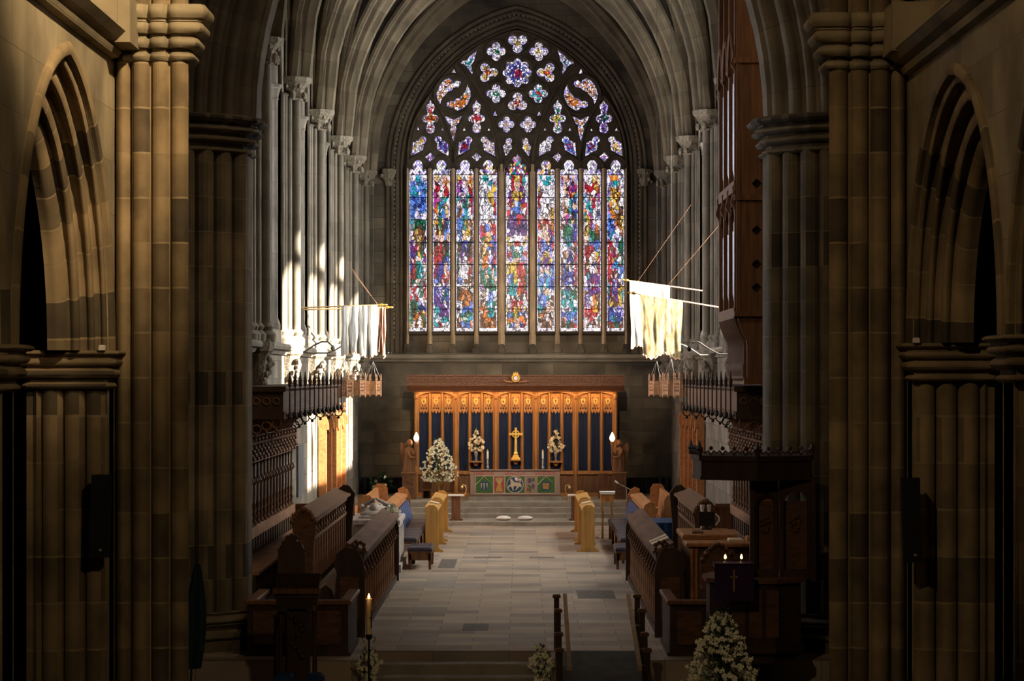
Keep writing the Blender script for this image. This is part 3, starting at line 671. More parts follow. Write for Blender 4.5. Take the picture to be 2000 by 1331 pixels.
        # moulded pilaster edges beside the windows
    # ribs
def ribsweep(b, pts, wdt, dep, uv0=0):
    P_ = [Vector(p) for p in pts]; pr = []
    segs = [(-.5, 0), (-.5, .30), (-.42, .36), (-.36, .52), (-.26, .56), (-.20, .50), (-.12, .72), (-.10, .90), (0, 1.0), (.10, .90), (.12, .72), (.20, .50), (.26, .56), (.36, .52), (.42, .36), (.5, .30), (.5, 0)]
    rows = []; uvs = []; acc = 0
    for i, p in enumerate(P_):
        t = (P_[min(i + 1, len(P_) - 1)] - P_[max(i - 1, 0)]).normalized()
        up = Vector((0, 0, 1)); side_ = t.cross(up)
        if side_.length < .05: side_ = Vector((-t.y, t.x, 0)) if t.xy.length > .01 else Vector((0, 1, 0))
        side_.normalize(); nn = side_.cross(t).normalized()
        if nn.z > 0: nn = -nn
        if i: acc += (P_[i] - P_[i - 1]).length
        rows.append([tuple(p + side_ * (a * wdt) + nn * (c * dep)) for a, c in segs]); uvs.append([(j * .04, acc + uv0) for j in range(len(segs))])
    b.grid(rows, uvs)
NT = 16
def ribpts(s, y0, x1, y1, n=NT, hx=None):
    hx = hx or (HX - .12); out = []
    for i in range(n + 1):
        u = i / n; u = u * u * .55 + u * .45
        out.append((s * (hx + (x1 - hx) * u), y0 + (y1 - y0) * u, ZC + g(u)))
    return out
vault = MB()
for i in range(len(SHY) - 1):
    ya, yb = SHY[i], SHY[i + 1]; ym = (ya + yb) / 2
    for s in (-1, 1):
        for y0 in (ya, yb):
            lines = [ribpts(s, y0, 0, y0), ribpts(s, y0, 0, ym)]
            # wall rib: climbs along the wall
            wr = []
            for k in range(NT + 1):
                u = k / NT; u = u * u * .55 + u * .45; wr.append((s * (HX + .02), y0 + (ym - y0) * u, ZC + g(u)))
            vault.grid([lines[0], lines[1]]); vault.grid([lines[1], wr])
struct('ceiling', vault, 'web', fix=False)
rb = {}
for i, y in enumerate(SHY):
    b = MB(); wd = .40 if i < len(SHY) - 1 else .32
    for s in (-1, 1): ribsweep(b, ribpts(s, y if i < 6 else y, 0, y), wd, .34, s)
    o = struct('transverse_rib', b, 'rib', smooth=True, fix=False); o['group'] = 'vault ribs'
for i in range(len(SHY) - 1):
    ya, yb = SHY[i], SHY[i + 1]; ym = (ya + yb) / 2
    b = MB()
    for s in (-1, 1):
        for y0 in (ya, yb):
            ribsweep(b, ribpts(s, y0, 0, ym), .26, .26)
            tq = [(p[0], y0 + (p[1] - y0) * 1, p[2]) for p in ribpts(s, y0, 0, y0 + (ym - y0) * .52)]; ribsweep(b, tq, .18, .20)
            t2 = ribpts(s, y0, HX * .42, ym); ribsweep(b, t2, .16, .18)
            wr = []
            for k in range(NT + 1):
                u = k / NT; u = u * u * .55 + u * .45; wr.append((s * (HX - .03), y0 + (ym - y0) * u, ZC + g(u)))
            ribsweep(b, wr, .16, .2)
    o = struct('vault_ribs', b, 'rib', smooth=True, fix=False); o['group'] = 'vault ribs'
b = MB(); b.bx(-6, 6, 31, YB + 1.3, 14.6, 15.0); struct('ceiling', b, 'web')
# ---------------------------------------------------------------- choir arch between crossing and choir
def flutes(x0, x1, n, y, bulge=.05, gap=.012):
    # row of shallow round shafts facing -Y from x0 to x1
    pts = []; w_ = (x1 - x0) / n
    for k in range(n):
        a = x0 + k * w_
        pts.append((a + gap * .5, y + .02))
        for i in range(1, 8):
            t = i / 8; pts.append((a + gap + (w_ - 2 * gap) * t, y - bulge * math.sin(PI * t) ** .8))
        pts.append((a + w_ - gap * .5, y + .02))
    return pts
for s in (-1, 1):
    xi = 3.36 if s < 0 else 3.30
    # plan, inner face first; |x| grows outward
    pl = [(xi, 31.4), (xi, 30.95), (xi + .02, 30.9)]
    for x, y, r in ((xi + .10, 30.82, .10), (xi + .30, 30.62, .12), (xi + .50, 30.42, .12), (xi + .70, 30.30, .10)):
        pl += [(x - r * math.cos(t), y - r * math.sin(t)) for t in (0, .5, 1.0, 1.5, 2.0, 2.5)] + [(x + r * .9, y + .04)]
    pl += [(xi + .95, 30.24), (xi + 1.3, 30.24), (xi + 1.3, 31.4)]
    b = MB(); b.prism(pl, 'z', -.5, 6.35); o = struct('choir_arch_pier', b, 'dimmed', mirror=s < 0)
    def pln(d):
        sc = []
        base_ = [(xi - d, 31.4), (xi - d, 30.95 - d * .3), (xi + .04 - d * .9, 30.78 - d * .5), (xi + .18 - d * .8, 30.62 - d * .75), (xi + .34 - d * .6, 30.44 - d * .85), (xi + .52 - d * .4, 30.31 - d * .95), (xi + .74 - d * .1, 30.22 - d), (xi + 1.0, 30.20 - d), (xi + 1.3, 30.20 - d)]
        for a, c in zip(base_[:-1], base_[1:]):
            for t in (0, .25, .5, .75): 
                L = math.dist(a, c); nx, ny = (c[1] - a[1]) / L, -(c[0] - a[0]) / L; h = -.02 * math.sin(PI * t)
                sc.append((a[0] + (c[0] - a[0]) * t - nx * h * -1, a[1] + (c[1] - a[1]) * t - ny * h * -1))
        return sc + [base_[-1], (xi + 1.3, 31.4)]
    b = MB(); loft(b, pln, rollprof(6.28, [(.07, .02, .04), (.05, .0, -.01), (.10, .05, .05), (.03, .05, -.01), (.10, .10, .05), (.03, .12, -.01), (.10, .16, .05)])); b.build('capital', 'dimmed', o, mirror=s < 0, smooth=True)
    b = MB(); loft(b, pln, [(-.5, .42), (-.05, .42), (-.04, .38), (.13, .38)] + rollprof(.13, [(.09, .30, .06), (.10, .26, -.05), (.07, .14, .05), (.06, .08, -.02)])); b.build('base', 'dimmed', o, mirror=s < 0, smooth=True)
pr = rolls([(1.0, -.02, .92, -.02, 0), (.92, -.02, .78, .0, -.05), (.78, .0, .74, .10, 0), (.74, .10, .62, .14, -.10), (.62, .14, .58, .2, 0), (.58, .2, .46, .26, -.10), (.46, .26, .42, .36, 0), (.42, .36, .26, .42, -.12), (.26, .42, .22, .55, 0), (.22, .55, .06, .62, -.09), (.06, .62, 0, .62, 0), (0, .62, 0, 1.15, 0)])
b = MB(); AO = 3.28
# offsets run outward here, so the sweep starts from the widest arch
pr2 = [(1.0 - d, wd) for d, wd in pr]
arch_sweep(b, AO + 1.0, 5.5 + 1.0, 6.76, None, pr2, lambda u, z, wd: (u + .03, 30.25 + wd, z), 16)
struct('choir_arch', b, 'rib', smooth=True)
plate('wall_crossing', [(-11, 6.0), (-AO - 1.0, 6.0), ] if False else [(-11, -.5), (11, -.5), (11, 15), (-11, 15)], [[(x + .03, z) for x, z in arch_line(AO + .98, 5.5 + .98, 6.76, -.49, 16)]], .5, .004, lambda u, z, wd: (u, 30.55 + wd, z), 'nave', kind='structure')
# ---------------------------------------------------------------- western crossing piers, nave arcades
YC = 23.0
for s, side in ((-1, 'left'), (1, 'right')):
    WXN = 3.75 if s < 0 else 3.85; XI = 3.03 if s < 0 else 3.09
    ztop = 6.98 if s < 0 else 6.90; zst = 6.46 if s < 0 else 6.30; zcap = 3.69 if s < 0 else 3.76; zap = 6.20 if s < 0 else 6.02
    n = 3
    face = flutes(XI, WXN - .17, 3, YC, .055) + flutes(WXN - .17, WXN - .01, 1, YC + .05, .07)
    pl = [(XI + .3, YC + 1.6)] + [(XI + .04, YC + .3)] + face + [(WXN + .02, YC + 1.6)]
    b = MB(); b.prism(pl, 'z', -.5, 9.5)
    # uvs: one block per flute
    for fi, f in enumerate(b.f):
        if len(f) == 4:
            b.uv[fi] = [((b.v[k][0] - XI) * .183 / ((WXN - .17 - XI) / 3) + .0915 * 0, b.v[k][2]) for k in f]
    o = struct('crossing_pier', b, 'pier', mirror=s < 0)
    def off(d): return [(XI + .3 - d, YC + 1.6), (XI - d, YC + .3), (XI - d, YC - d + .05)] + [(x if x > XI + .05 else x - d, y - d) for x, y in flutes(XI, WXN - .17, 3, YC, .04)] + [(WXN - .1, YC - d), (WXN - .1, YC + 1.6)]
    b = MB(); t0 = ztop - .42; loft(b, off, rollprof(t0 - .10, [(.08, .03, .035), (.04, .01, -.01), (.10, .08, .04), (.03, .08, -.015), (.11, .13, .04), (.03, .15, -.015), (.13, .17, .04)])); b.build('capital', 'plaster', o, mirror=s < 0, smooth=True)
    b = MB(); b.bev(WXN - .26, WXN + .22, YC - .62, YC + .1, ztop - .42, ztop + .04, .02); b.build('corbel_block', 'plaster', o, mirror=s < 0)
    # nave wall: one bay in view and the next one nearer
    holes = []; bay = []
    for yc, hw in ((20.62, 2.13), (16.0, 2.05)):
        H = zap - zcap; R = (hw * hw + H * H) / (2 * hw); bay.append((yc, hw, R)); holes.append([(yc + x, z) for x, z in arch_line(hw, R, zcap, -.49, 14)])
    wo = plate('wall_' + side, [(8, -.5), (YC + .1, -.5), (YC + .1, zst + .02), (8, zst + .02)], holes, .12, .004, lambda u, z, wd: (s * (WXN + .06 + wd), u, z), 'plaster', kind='structure')
    b = MB(); b.bx(WXN + .1, WXN + .2, 8, YC + 1.5, zst, 12); struct('wall_' + side, b, 'plaster', mirror=s < 0)
    pr = [(-.02, zst), (.07, zst + .02), (.10, zst + .07), (.06, zst + .10), (.15, zst + .13), (.22, zst + .20), (.16, zst + .27), (-.25, zst + .33)]
    b = MB(); b.prism([(WXN - p[0], p[1]) for p in pr], 'y', 8, YC - .12); struct('trim_%d' % (14 + s), b, 'plaster', mirror=s < 0)
    for yc, hw, R in bay:
        pr = rolls([(-.12, .0, -.12, -.05, 0), (-.12, -.05, -.01, -.06, .03), (-.01, -.06, 0, .02, 0), (0, .02, .03, .10, .045), (.03, .10, .13, .16, -.06), (.13, .16, .17, .26, .06), (.17, .26, .28, .33, -.07), (.28, .33, .34, .45, .07), (.34, .45, .40, .48, -.03), (.40, .48, .47, .66, .03), (.47, .66, .47, .74, 0)])
        pr = [(d, wd * .66) for d, wd in pr]
        b = MB(); arch_sweep(b, hw, R, zcap, None, pr, lambda u, z, wd: (s * (WXN + wd), yc + u, z), 14)
        ao = struct('nave_arch', b, 'nave', smooth=True)
        # responds below the arch
        for q in (-1, 1):
            ye = yc + q * hw
            b = MB(); pts = []
            f = lambda X_, d: (WXN + X_, ye + q * .02 - q * d)
            pl = [f(.0, -.02), f(.015, .03)]
            for k in range(3):
                x0_ = .03 + .195 * k; dd = .06 + .055 * k - (.05 if k > 2 else 0)
                pl += [f(x0_, dd - .03)] + [f(x0_ + .01 + .175 * t / 8, dd + .06 * math.sin(PI * t / 8) ** .8) for t in range(1, 8)] + [f(x0_ + .185, dd - .03)]
            pl += [f(.64, .24), f(.68, .2), f(.74, .2), f(.74, -.25), f(0.0, -.25)]
            b.prism(pl, 'z', -.5, zcap - .30)
            r = b.build('respond', 'nave', ao, mirror=s < 0)
            def rp(d): return [(WXN + X_, ye + q * .02 - q * dd) for X_, dd in ((-d, -.2), (-d, .07 + d), (.0, .13 + d), (.1, .15 + d), (.2, .17 + d), (.3, .20 + d), (.42, .23 + d), (.5, .24 + d), (.6, .26 + d), (.68 + d, .27 + d), (.74 + d, .2 + d), (.74 + d, -.2))]
            b = MB(); loft(b, rp, rollprof(zcap - .36, [(.06, .01, .03), (.04, .0, -.005), (.09, .04, .04), (.025, .04, -.01), (.07, .07, .03), (.025, .08, -.01), (.05, .10, .03)])); b.build('respond_capital', 'nave', r, mirror=s < 0, smooth=True)
    # aisle and transept closed off
    b = MB(); b.bx(7.6, 7.8, 6, 24.5, -.5, 8); b.bx(WXN + .1, 8, YC + .8, YC + 1.3, -.5, 12); b.bx(10.5, 10.8, 23, 31, -.5, 15); struct('wall_aisle', b, 'wall', mirror=s < 0)
    b = MB(); b.bx(WXN + .1, 8, 8, 24, 7.6, 7.9); struct('ceiling_aisle', b, 'web', mirror=s < 0)
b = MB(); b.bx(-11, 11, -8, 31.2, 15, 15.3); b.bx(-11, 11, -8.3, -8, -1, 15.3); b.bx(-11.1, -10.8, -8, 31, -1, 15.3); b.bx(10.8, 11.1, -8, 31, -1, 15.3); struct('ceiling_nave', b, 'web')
# ================================================================ sanctuary
# ---- reredos
YR = 60.4; RC = .014
rd = thing('reredos', 'wide oak panelled reredos with blue cloth panels and carved coved cornice', 'altar screen', (RC, YR, .43))
def zz(y, Y=YR): return EYE.z - (y - 735) * Y / F
b = MB(); b.bx(RC - 2.55, RC + 2.55, YR + .12, YR + .22, .43, 3.3); b.build('back_panel', 'oakr', rd)
zb, zt = 1.075, 2.99
for k in range(5):
    c = RC + (k - 2) * 1.0
    for j in range(3):
        xc = c + (j - 1) * .312
        b = MB(); b.bx(xc - .105, xc + .105, YR + .09, YR + .12, zb, 2.75)
        for q in range(7): b.lathe([(.018, zb), (.018, 2.74)], (xc - .09 + q * .03, YR + .085, 0), 6)
        b.build('blue_cloth', 'navy', rd, smooth=True)['label'] = 'dark blue pleated cloth panel'
        # pierced head with shield
        out = [(xc - .115, 3.0), (xc - .115, 2.56)] + [(xc - .115 + .23 * t / 6, 2.56 - (.05 if t % 2 else -.01) - (.02 if t == 3 else 0)) for t in range(7)] + [(xc + .115, 2.56), (xc + .115, 3.0)]
        hl = []
        for qx in (-.06, 0, .06):
            hl.append([(xc + qx + .018 * math.cos(t * PI / 4), 2.64 + .026 * math.sin(t * PI / 4)) for t in range(8)])
            if qx: hl.append([(xc + qx * 1.2 + .014 * math.cos(t * PI / 4), 2.9 + .02 * math.sin(t * PI / 4)) for t in range(8)])
            if qx: hl.append([(xc + qx * .55 + .013 * math.cos(t * PI / 4), 2.70 + .016 * math.sin(t * PI / 4)) for t in range(8)])
        h = plate('pierced_head', out, hl, .035, .004, lambda u, z, wd: (u, YR + .05 + wd, z), 'oakr', rd)
        b = MB(); b.prism([(xc - .055, 2.88), (xc + .055, 2.88), (xc + .055, 2.80), (xc + .03, 2.755), (xc, 2.74), (xc - .03, 2.755), (xc - .055, 2.80)], 'y', YR + .015, YR + .03)
        sh = b.build('shield', 'gold', h); b = MB(); b.bx(xc - .015, xc + .015, YR + .008, YR + .016, 2.77, 2.86); b.bx(xc - .03, xc + .03, YR + .008, YR + .016, (2.80, 2.83, 2.815)[j], (2.82, 2.85, 2.835)[j]); b.build('charge', 'oakr', sh)
    for j in range(4):
        xm = c + (j - 1.5) * .312; edge = j in (0, 3)
        b = MB(); hw = .035 if not edge else .045
        b.prism([(xm - hw, YR + .1), (xm - hw, YR + .03), (xm - hw * .4, YR - .02), (xm + hw * .4, YR - .02), (xm + hw, YR + .03), (xm + hw, YR + .1)], 'z', 1.0, 3.02); b.build('stile', 'oakr', rd)
    # low arch over the bay
    out = [(c - .5, 3.09), (c - .5, 2.90)] + [(c - .46 + .92 * t / 10, 2.93 + .12 * math.sin(PI * t / 10) ** .6) for t in range(11)] + [(c + .5, 2.90), (c + .5, 3.09)]
    b = MB(); b.prism(out, 'y', YR - .06, YR + .03); b.build('arch_rail', 'oakr', rd)
    for q in (0, 1, 2):
        b = MB(); x0 = c - .46 + q * .312; b.bx(x0, x0 + .3, YR + .03, YR + .1, .5, .95); b.bx(x0 + .04, x0 + .26, YR + .015, YR + .03, .56, .90); b.build('lower_panel', 'oakv', rd)
for k in range(6):
    x = RC + (k - 2.5) * 1.0; hw = .05
    if k in (0, 5): x = RC + (-2.5 if k == 0 else 2.5)
    b = MB(); b.prism([(x - hw, YR + .1), (x - hw, YR - .02), (x - .02, YR - .07), (x + .02, YR - .07), (x + hw, YR - .02), (x + hw, YR + .1)], 'z', .43, 3.05); b.lathe([(.02, 2.86), (.05, 2.89), (.06, 2.95), (.05, 3.0), (.07, 3.04)], (x, YR - .06, 0), 8); b.build('post', 'oakr', rd)
b = MB(); b.bx(RC - 2.5, RC + 2.5, YR - .01, YR + .1, .98, 1.07); b.bx(RC - 2.5, RC + 2.5, YR - .01, YR + .1, .43, .52); b.build('rail', 'oakr', rd)
b = MB(); prc = [(YR + .1, 3.05), (YR - .08, 3.05), (YR - .12, 3.09), (YR - .18, 3.12), (YR - .28, 3.18), (YR - .32, 3.21), (YR - .32, 3.24), (YR - .29, 3.25), (YR - .29, 3.44), (YR - .33, 3.45), (YR - .33, 3.48), (YR + .1, 3.48)]
b.prism(prc, 'x', RC - 2.72, RC + 2.72); cor = b.build('cornice', 'oakc', rd)
b = MB(); q = random.Random(5)
for k in range(64):
    x = RC - 2.62 + k * 5.24 / 63
    b.pipe([(x + .045 * math.cos(t), YR - .30, 3.345 + .055 * math.sin(t)) for t in [i * .6 + (k % 2) * PI for i in range(8)]], .012, 5)
    b.ball((x, YR - .30, 3.34 + (.03 if k % 2 else -.03)), (.022, .015, .022), 5, 4)
b.build('vine_carving', 'oakc', cor)
b = MB(); b.lathe([(0, 0), (.12, 0), (.12, .05), (0, .05)], (0, 0, 0), 18); b.v = [(RC + x, YR - .40 + z, 3.41 + y) for x, y, z in b.v]; cr = b.build('crest', 'oakr', rd)
b = MB(); b.pipe([(RC + .085 * math.cos(t * PI / 9), YR - .405, 3.395 + .085 * math.sin(t * PI / 9)) for t in range(18)], .017, 6, closed=True); b.build('crest_ring', 'gold', cr)
b = MB(); b.bx(RC - .012, RC + .012, YR - .42, YR - .40, 3.34, 3.45); b.bx(RC - .04, RC + .04, YR - .42, YR - .40, 3.42, 3.44); b.ball((RC, YR - .41, 3.395), (.055, .01, .055), 10, 6); b.build('crest_charge', 'white', cr)
b = MB()
for k in (-1, 0, 1): b.prism([(RC + k * .045 - .022, 3.50), (RC + k * .045, 3.57 - abs(k) * .01), (RC + k * .045 + .022, 3.50)], 'y', YR - .41, YR - .38)
b.bx(RC - .07, RC + .07, YR - .41, YR - .38, 3.485, 3.505); b.build('crown', 'gold', cr)
for s in (-1, 1): b = MB(); b.prism([(RC + s * .08, 3.28), (RC + s * .24, 3.30), (RC + s * .30, 3.34), (RC + s * .16, 3.33), (RC + s * .09, 3.32)], 'y', YR - .36, YR - .33); b.build('scroll', 'oakr', cr)
# small shelves
for x, w_, nm in ((RC, .13, 0), (px(930, 0, YR)[0], .16, 1), (px(1085.5, 0, YR)[0], .16, 2)):
    z = zz(898 if nm == 0 else 901)
    b = MB(); b.bx(x - w_, x + w_, YR - .26, YR + .05, z - .03, z); b.prism([(x - w_ * .6, z - .03), (x + w_ * .6, z - .03), (x + .03, z - .12), (x - .03, z - .12)], 'y', YR - .1, YR + .05); b.build('shelf', 'oakr', rd)
# concealed lamps under the cornice
for k in range(5):
    lamp('cornice_lamp', 'AREA', (RC + (k - 2), YR - .20, 3.06), 5.0, (1.0, .55, .18), (RC + (k - 2), YR + .15, 2.0), shape='RECTANGLE', size=.8, size_y=.06)
# ---- cross
zs = zz(898)
cx_ = thing('altar_cross', 'golden ringed cross standing on the middle shelf of the reredos', 'cross', (RC, YR - .12, zs))
b = MB(); b.bev(RC - .11, RC + .11, YR - .2, YR - .03, zs, zs + .05, .01); b.bev(RC - .08, RC + .08, YR - .18, YR - .05, zs + .05, zs + .10, .01); b.bev(RC - .05, RC + .05, YR - .16, YR - .07, zs + .10, zs + .19, .02); b.build('cross_base', 'gold', cx_)
b = MB(); zc = zs + .64
b.prism([(RC - .035, zs + .17), (RC + .035, zs + .17), (RC + .026, zc - .1), (RC - .026, zc - .1)], 'y', YR - .135, YR - .10)
b.prism([(RC - .026, zc - .1), (RC + .026, zc - .1), (RC + .02, zc - .03), (RC + .1, zc - .02), (RC + .165, zc - .035), (RC + .165, zc + .035), (RC + .1, zc + .02), (RC + .02, zc + .03), (RC + .03, zc + .16), (RC - .03, zc + .16), (RC - .02, zc + .03), (RC - .1, zc + .02), (RC - .165, zc + .035), (RC - .165, zc - .035), (RC - .1, zc - .02), (RC - .02, zc - .03)], 'y', YR - .135, YR - .10)
b.build('cross_shaft', 'gold', cx_)
b = MB(); b.pipe([(RC + .085 * math.cos(t * PI / 12), YR - .12, zc + .085 * math.sin(t * PI / 12)) for t in range(24)], .017, 6, closed=True); b.build('cross_ring', 'gold', cx_)
# ---- flowers
def bloom(b, c, r, q):
    ax = Vector((q.uniform(-1, 1), -1.2, q.uniform(-.4, 1))).normalized(); u = ax.cross(Vector((0, 0, 1))).normalized(); v = u.cross(ax)
    n = 6; ctr = Vector(c)
    for k in range(n):
        a = 2 * PI * k / n + q.random(); d = u * math.cos(a) + v * math.sin(a); e = u * math.cos(a + .5) + v * math.sin(a + .5); f = u * math.cos(a - .5) + v * math.sin(a - .5)
        b.add([tuple(ctr), tuple(ctr + e * r * .7 + ax * r * .35), tuple(ctr + d * r + ax * r * .15), tuple(ctr + f * r * .7 + ax * r * .35)], [(0, 1, 2, 3)])
    b.ball(tuple(ctr + ax * r * .2), r * .38, 5, 4)
def leafy(b, c, r, q):
    a = q.uniform(0, 2 * PI); e = q.uniform(-.7, .9); d = Vector((math.cos(a) * math.cos(e), math.sin(a) * math.cos(e), math.sin(e))); u = d.cross(Vector((0, 0, 1))).normalized(); ctr = Vector(c)
    n = d.cross(u)
    b.add([tuple(ctr), tuple(ctr + d * r * .5 + u * r * .22 + n * r * .05), tuple(ctr + d * r), tuple(ctr + d * r * .5 - u * r * .22 + n * r * .05)], [(0, 1, 2, 3)])
def bouquet(name, label, base, h, w_, nf, nl, r, petal='petal', seed=1, stand=None, vase=None, prof=None, grp=None):
    q = random.Random(seed); x, y, z = base
    t = thing(name, label, 'flowers', base, grp)
    pr_ = prof or (lambda u: math.sin(PI * min(1, u * .92 + .16)) ** .8)
    fl = MB(); lf = MB(); st = MB()
    if stand: stand(t)
    z0 = z + (vase or 0)
    for k in range(nf):
        u = q.random() ** 1.15; a = q.uniform(0, 2 * PI); rr = w_ * pr_(u) * (.55 + .5 * math.sqrt(q.random())); c = (x + rr * math.cos(a), y + rr * .7 * math.sin(a) - .0, z0 + u * h)
        bloom(fl, c, r * q.uniform(.65, 1.15), q)
        if k % 3 == 0: st.pipe([(x, y, z0 + max(0, u - .3) * h * .6), c], r * .05, 4)
    for k in range(nl):
        u = q.random(); a = q.uniform(0, 2 * PI); rr = w_ * pr_(u) * (.2 + .85 * q.random()); leafy(lf, (x + rr * math.cos(a), y + rr * .7 * math.sin(a), z0 + u * h * 1.05), r * q.uniform(1.2, 2.4), q)
    fl.build('blossoms', petal, t, fix=False)['kind'] = 'stuff'; o = lf.build('foliage', 'leaf', t, fix=False); o['kind'] = 'stuff'
    st.build('stems', 'leaf', t)['kind'] = 'stuff'
    return t
for xpx, lab, sd in ((930, 'cream flowers in a silvery vase on the reredos shelf left of the golden cross', 11), (1085.5, 'cream flowers in a silvery vase on the reredos shelf right of the golden cross', 12)):
    x = px(xpx, 0, YR - .1)[0]; z = zz(901)
    def vs(t, x=x, z=z):
        b = MB(); b.lathe([(.05, 0), (.055, .015), (.02, .04), (.018, .08), (.045, .17), (.055, .22), (.045, .25), (.06, .28)], (x, YR - .12, z), 12); b.build('vase', 'steel', t, smooth=True)
    bouquet('vase_flowers', lab, (x, YR - .12, z), .50, .21, 60, 60, .048, 'petalc', sd, vs, .25, lambda u: (.55 + 1.6 * u * (1 - u) * 1.6) * (1.15 - u), 'shelf flowers')
# ---- altar
YA = 58.5
ax0, az1 = px(918.5, 920, YA); ax1 = px(1093.5, 920, YA)[0]; az0 = .43
al = thing('altar', 'altar with embroidered linen frontal standing at the top of the steps', 'altar', ((ax0 + ax1) / 2, YA + .4, az0))
b = MB(); b.bx(ax0 - .04, ax1 + .04, YA - .04, YA + .9, az0, az0 + .09); b.build('plinth', 'step', al)
b = MB(); b.bx(ax0, ax1, YA + .02, YA + .85, az0 + .09, az1 - .02); b.build('altar_block', 'step', al)
b = MB(); b.bx(ax0, ax1, YA, YA + .02, az0 + .12, az1); b.bx(ax0, ax1, YA, YA + .85, az1 - .02, az1); fr = b.build('frontal', 'linen', al)
def A(x, y):  # zoomed frontal drawing (905,910)+(x,y)/10
    return px(905 + x / 10, 910 + y / 10, YA)
def aplate(name, pts, mat, d=.006, par=None): 
    b = MB(); b.prism([A(*p) for p in pts], 'y', YA - d, YA + .002); return b.build(name, mat, par or fr)
for x in (400, 1007, 1605): 
    u, z = A(x, 183); txt('lettering', 'SANCTUS', .115, (u, YA - .002, z), 'red', fr, .003)
for x0, x1 in ((245, 570), (1450, 1780), (820, 1195)): aplate('green_panel', [(x0, 215), (x1, 215), (x1, 530), (x0, 530)], 'green', .004)
def astrip(pts, wd, mat, d=.009):
    b = MB(); q = [(A(*p)[0], YA - d, A(*p)[1]) for p in pts]; b.pipe(q, wd, 4); b.build('braid', 'cream' if mat == 'linen' else mat, fr)
for cx in (408, 1615):
    astrip([(cx - 165, 372), (cx, 205), (cx + 165, 372), (cx, 540), (cx - 165, 372)], .008, 'linen')
aplate('shield_motif', [(330, 315), (495, 315), (490, 410), (465, 465), (412, 500), (360, 465), (335, 410)], 'dblue', .008)
for x in (352, 405, 462): aplate('pennant_motif', [(x - 14, 340), (x + 14, 340), (x + 6, 470 if x == 405 else 430), (x - 2, 480 if x == 405 else 440)], 'cream', .011)
aplate('shield_motif', [(1530, 315), (1695, 315), (1690, 470), (1655, 490), (1565, 490), (1535, 470)], 'dblue', .008)
aplate('boat_motif', [(1543, 340), (1680, 345), (1668, 460), (1560, 460)], 'wheat', .011)
astrip([(1560, 400), (1600, 385), (1640, 400), (1668, 385)], .006, 'red', .013)
aplate('wheat_panel', [(610, 225), (790, 225), (790, 515), (610, 515)], 'red', .004); aplate('wheat_sheaf', [(640, 240), (765, 240), (775, 300), (735, 350), (770, 505), (630, 505), (670, 350), (625, 300)], 'wheat', .008)
for k in range(9): astrip([(700, 350), (622 + k * 20, 228 + abs(k - 4) * 5)], .004, 'cream', .011)
b = MB(); b.lathe([(0, 0), (.205, 0), (.205, .006), (0, .006)], (0, 0, 0), 28); u, z = A(1008, 372); b.v = [(u + x, YA - .008 + q, z + y) for x, y, q in b.v]; b.build('roundel', 'dblue', fr)
b = MB(); b.pipe([(u + .2 * math.cos(t * PI / 14), YA - .01, z + .2 * math.sin(t * PI / 14)) for t in range(28)], .011, 5, closed=True); b.build('roundel_border', 'cream', fr)
aplate('lamb_motif', [(915, 255), (945, 262), (975, 300), (1000, 325), (1060, 330), (1105, 335), (1130, 365), (1140, 410), (1118, 430), (1110, 400), (1075, 430), (1040, 470), (1020, 490), (1015, 465), (1045, 425), (1030, 395), (985, 400), (975, 440), (985, 480), (960, 492), (955, 450), (925, 400), (895, 420), (880, 450), (868, 430), (885, 385), (925, 365), (920, 310)], 'cream', .014)
aplate('banner_motif', [(1000, 235), (1030, 225), (1060, 245), (1120, 270), (1125, 320), (1085, 310), (1040, 300), (1010, 280)], 'white', .013); astrip([(1060, 250), (1100, 320)], .008, 'red', .016); astrip([(1050, 295), (1120, 285)], .008, 'red', .016)
aplate('vine_panel', [(1225, 225), (1410, 225), (1410, 500), (1225, 500)], 'linen', .004)
aplate('vine_leaf', [(1245, 270), (1290, 235), (1330, 255), (1335, 310), (1300, 350), (1260, 335)], 'mauve', .009); aplate('vine_leaf', [(1345, 240), (1385, 235), (1395, 300), (1360, 330), (1340, 300)], 'green', .009); aplate('grape_motif', [(1325, 375), (1380, 350), (1398, 410), (1370, 465), (1335, 445)], 'mauve', .009); aplate('vine_leaf', [(1245, 380), (1290, 365), (1330, 420), (1320, 515), (1290, 510), (1280, 430)], 'green', .010); aplate('ground_motif', [(1240, 430), (1285, 440), (1280, 500), (1240, 498)], 'red', .009)
for x0, x1, y in ((230, 1790, 197), (230, 1790, 545)): astrip([(x0, y), (x1, y)], .007, 'linen', .008)
for x in (232, 585, 598, 808, 1207, 1440, 1790): astrip([(x, 200), (x, 545)], .006, 'linen', .008)
b = MB(); b.bx(ax0, ax1, YA - .012, YA + .004, az0 + .13, az0 + .15); b.build('fringe', 'linen', fr)
# candlesticks on the altar
for xpx, lab in ((952.3, 'white candle on a tall silver stick at left end of the altar'), (1060.3, 'white candle on a tall silver stick at right end of the altar')):
    x = px(xpx, 0, YA)[0]; cs = thing('altar_candlestick', lab, 'candle', (x, YA + .12, az1), 'altar candles')
    b = MB(); b.lathe([(.045, 0), (.05, .015), (.02, .04), (.035, .07), (.035, .09), (.018, .12), (.028, .17), (.022, .24), (.016, .26), (.03, .28), (.03, .29)], (x, YA + .12, az1), 12); b.build('stick', 'steel', cs, smooth=True)
    b = MB(); b.lathe([(.024, .29), (.024, .47), (.018, .485), (.004, .51)], (x, YA + .12, az1), 10); b.build('candle', 'waxw', cs, smooth=True)
    b = MB(); b.lathe([(.026, .465), (.026, .485), (.014, .50), (.012, .515)], (x, YA + .12, az1), 10); b.build('brass_cap', 'brass', cs)
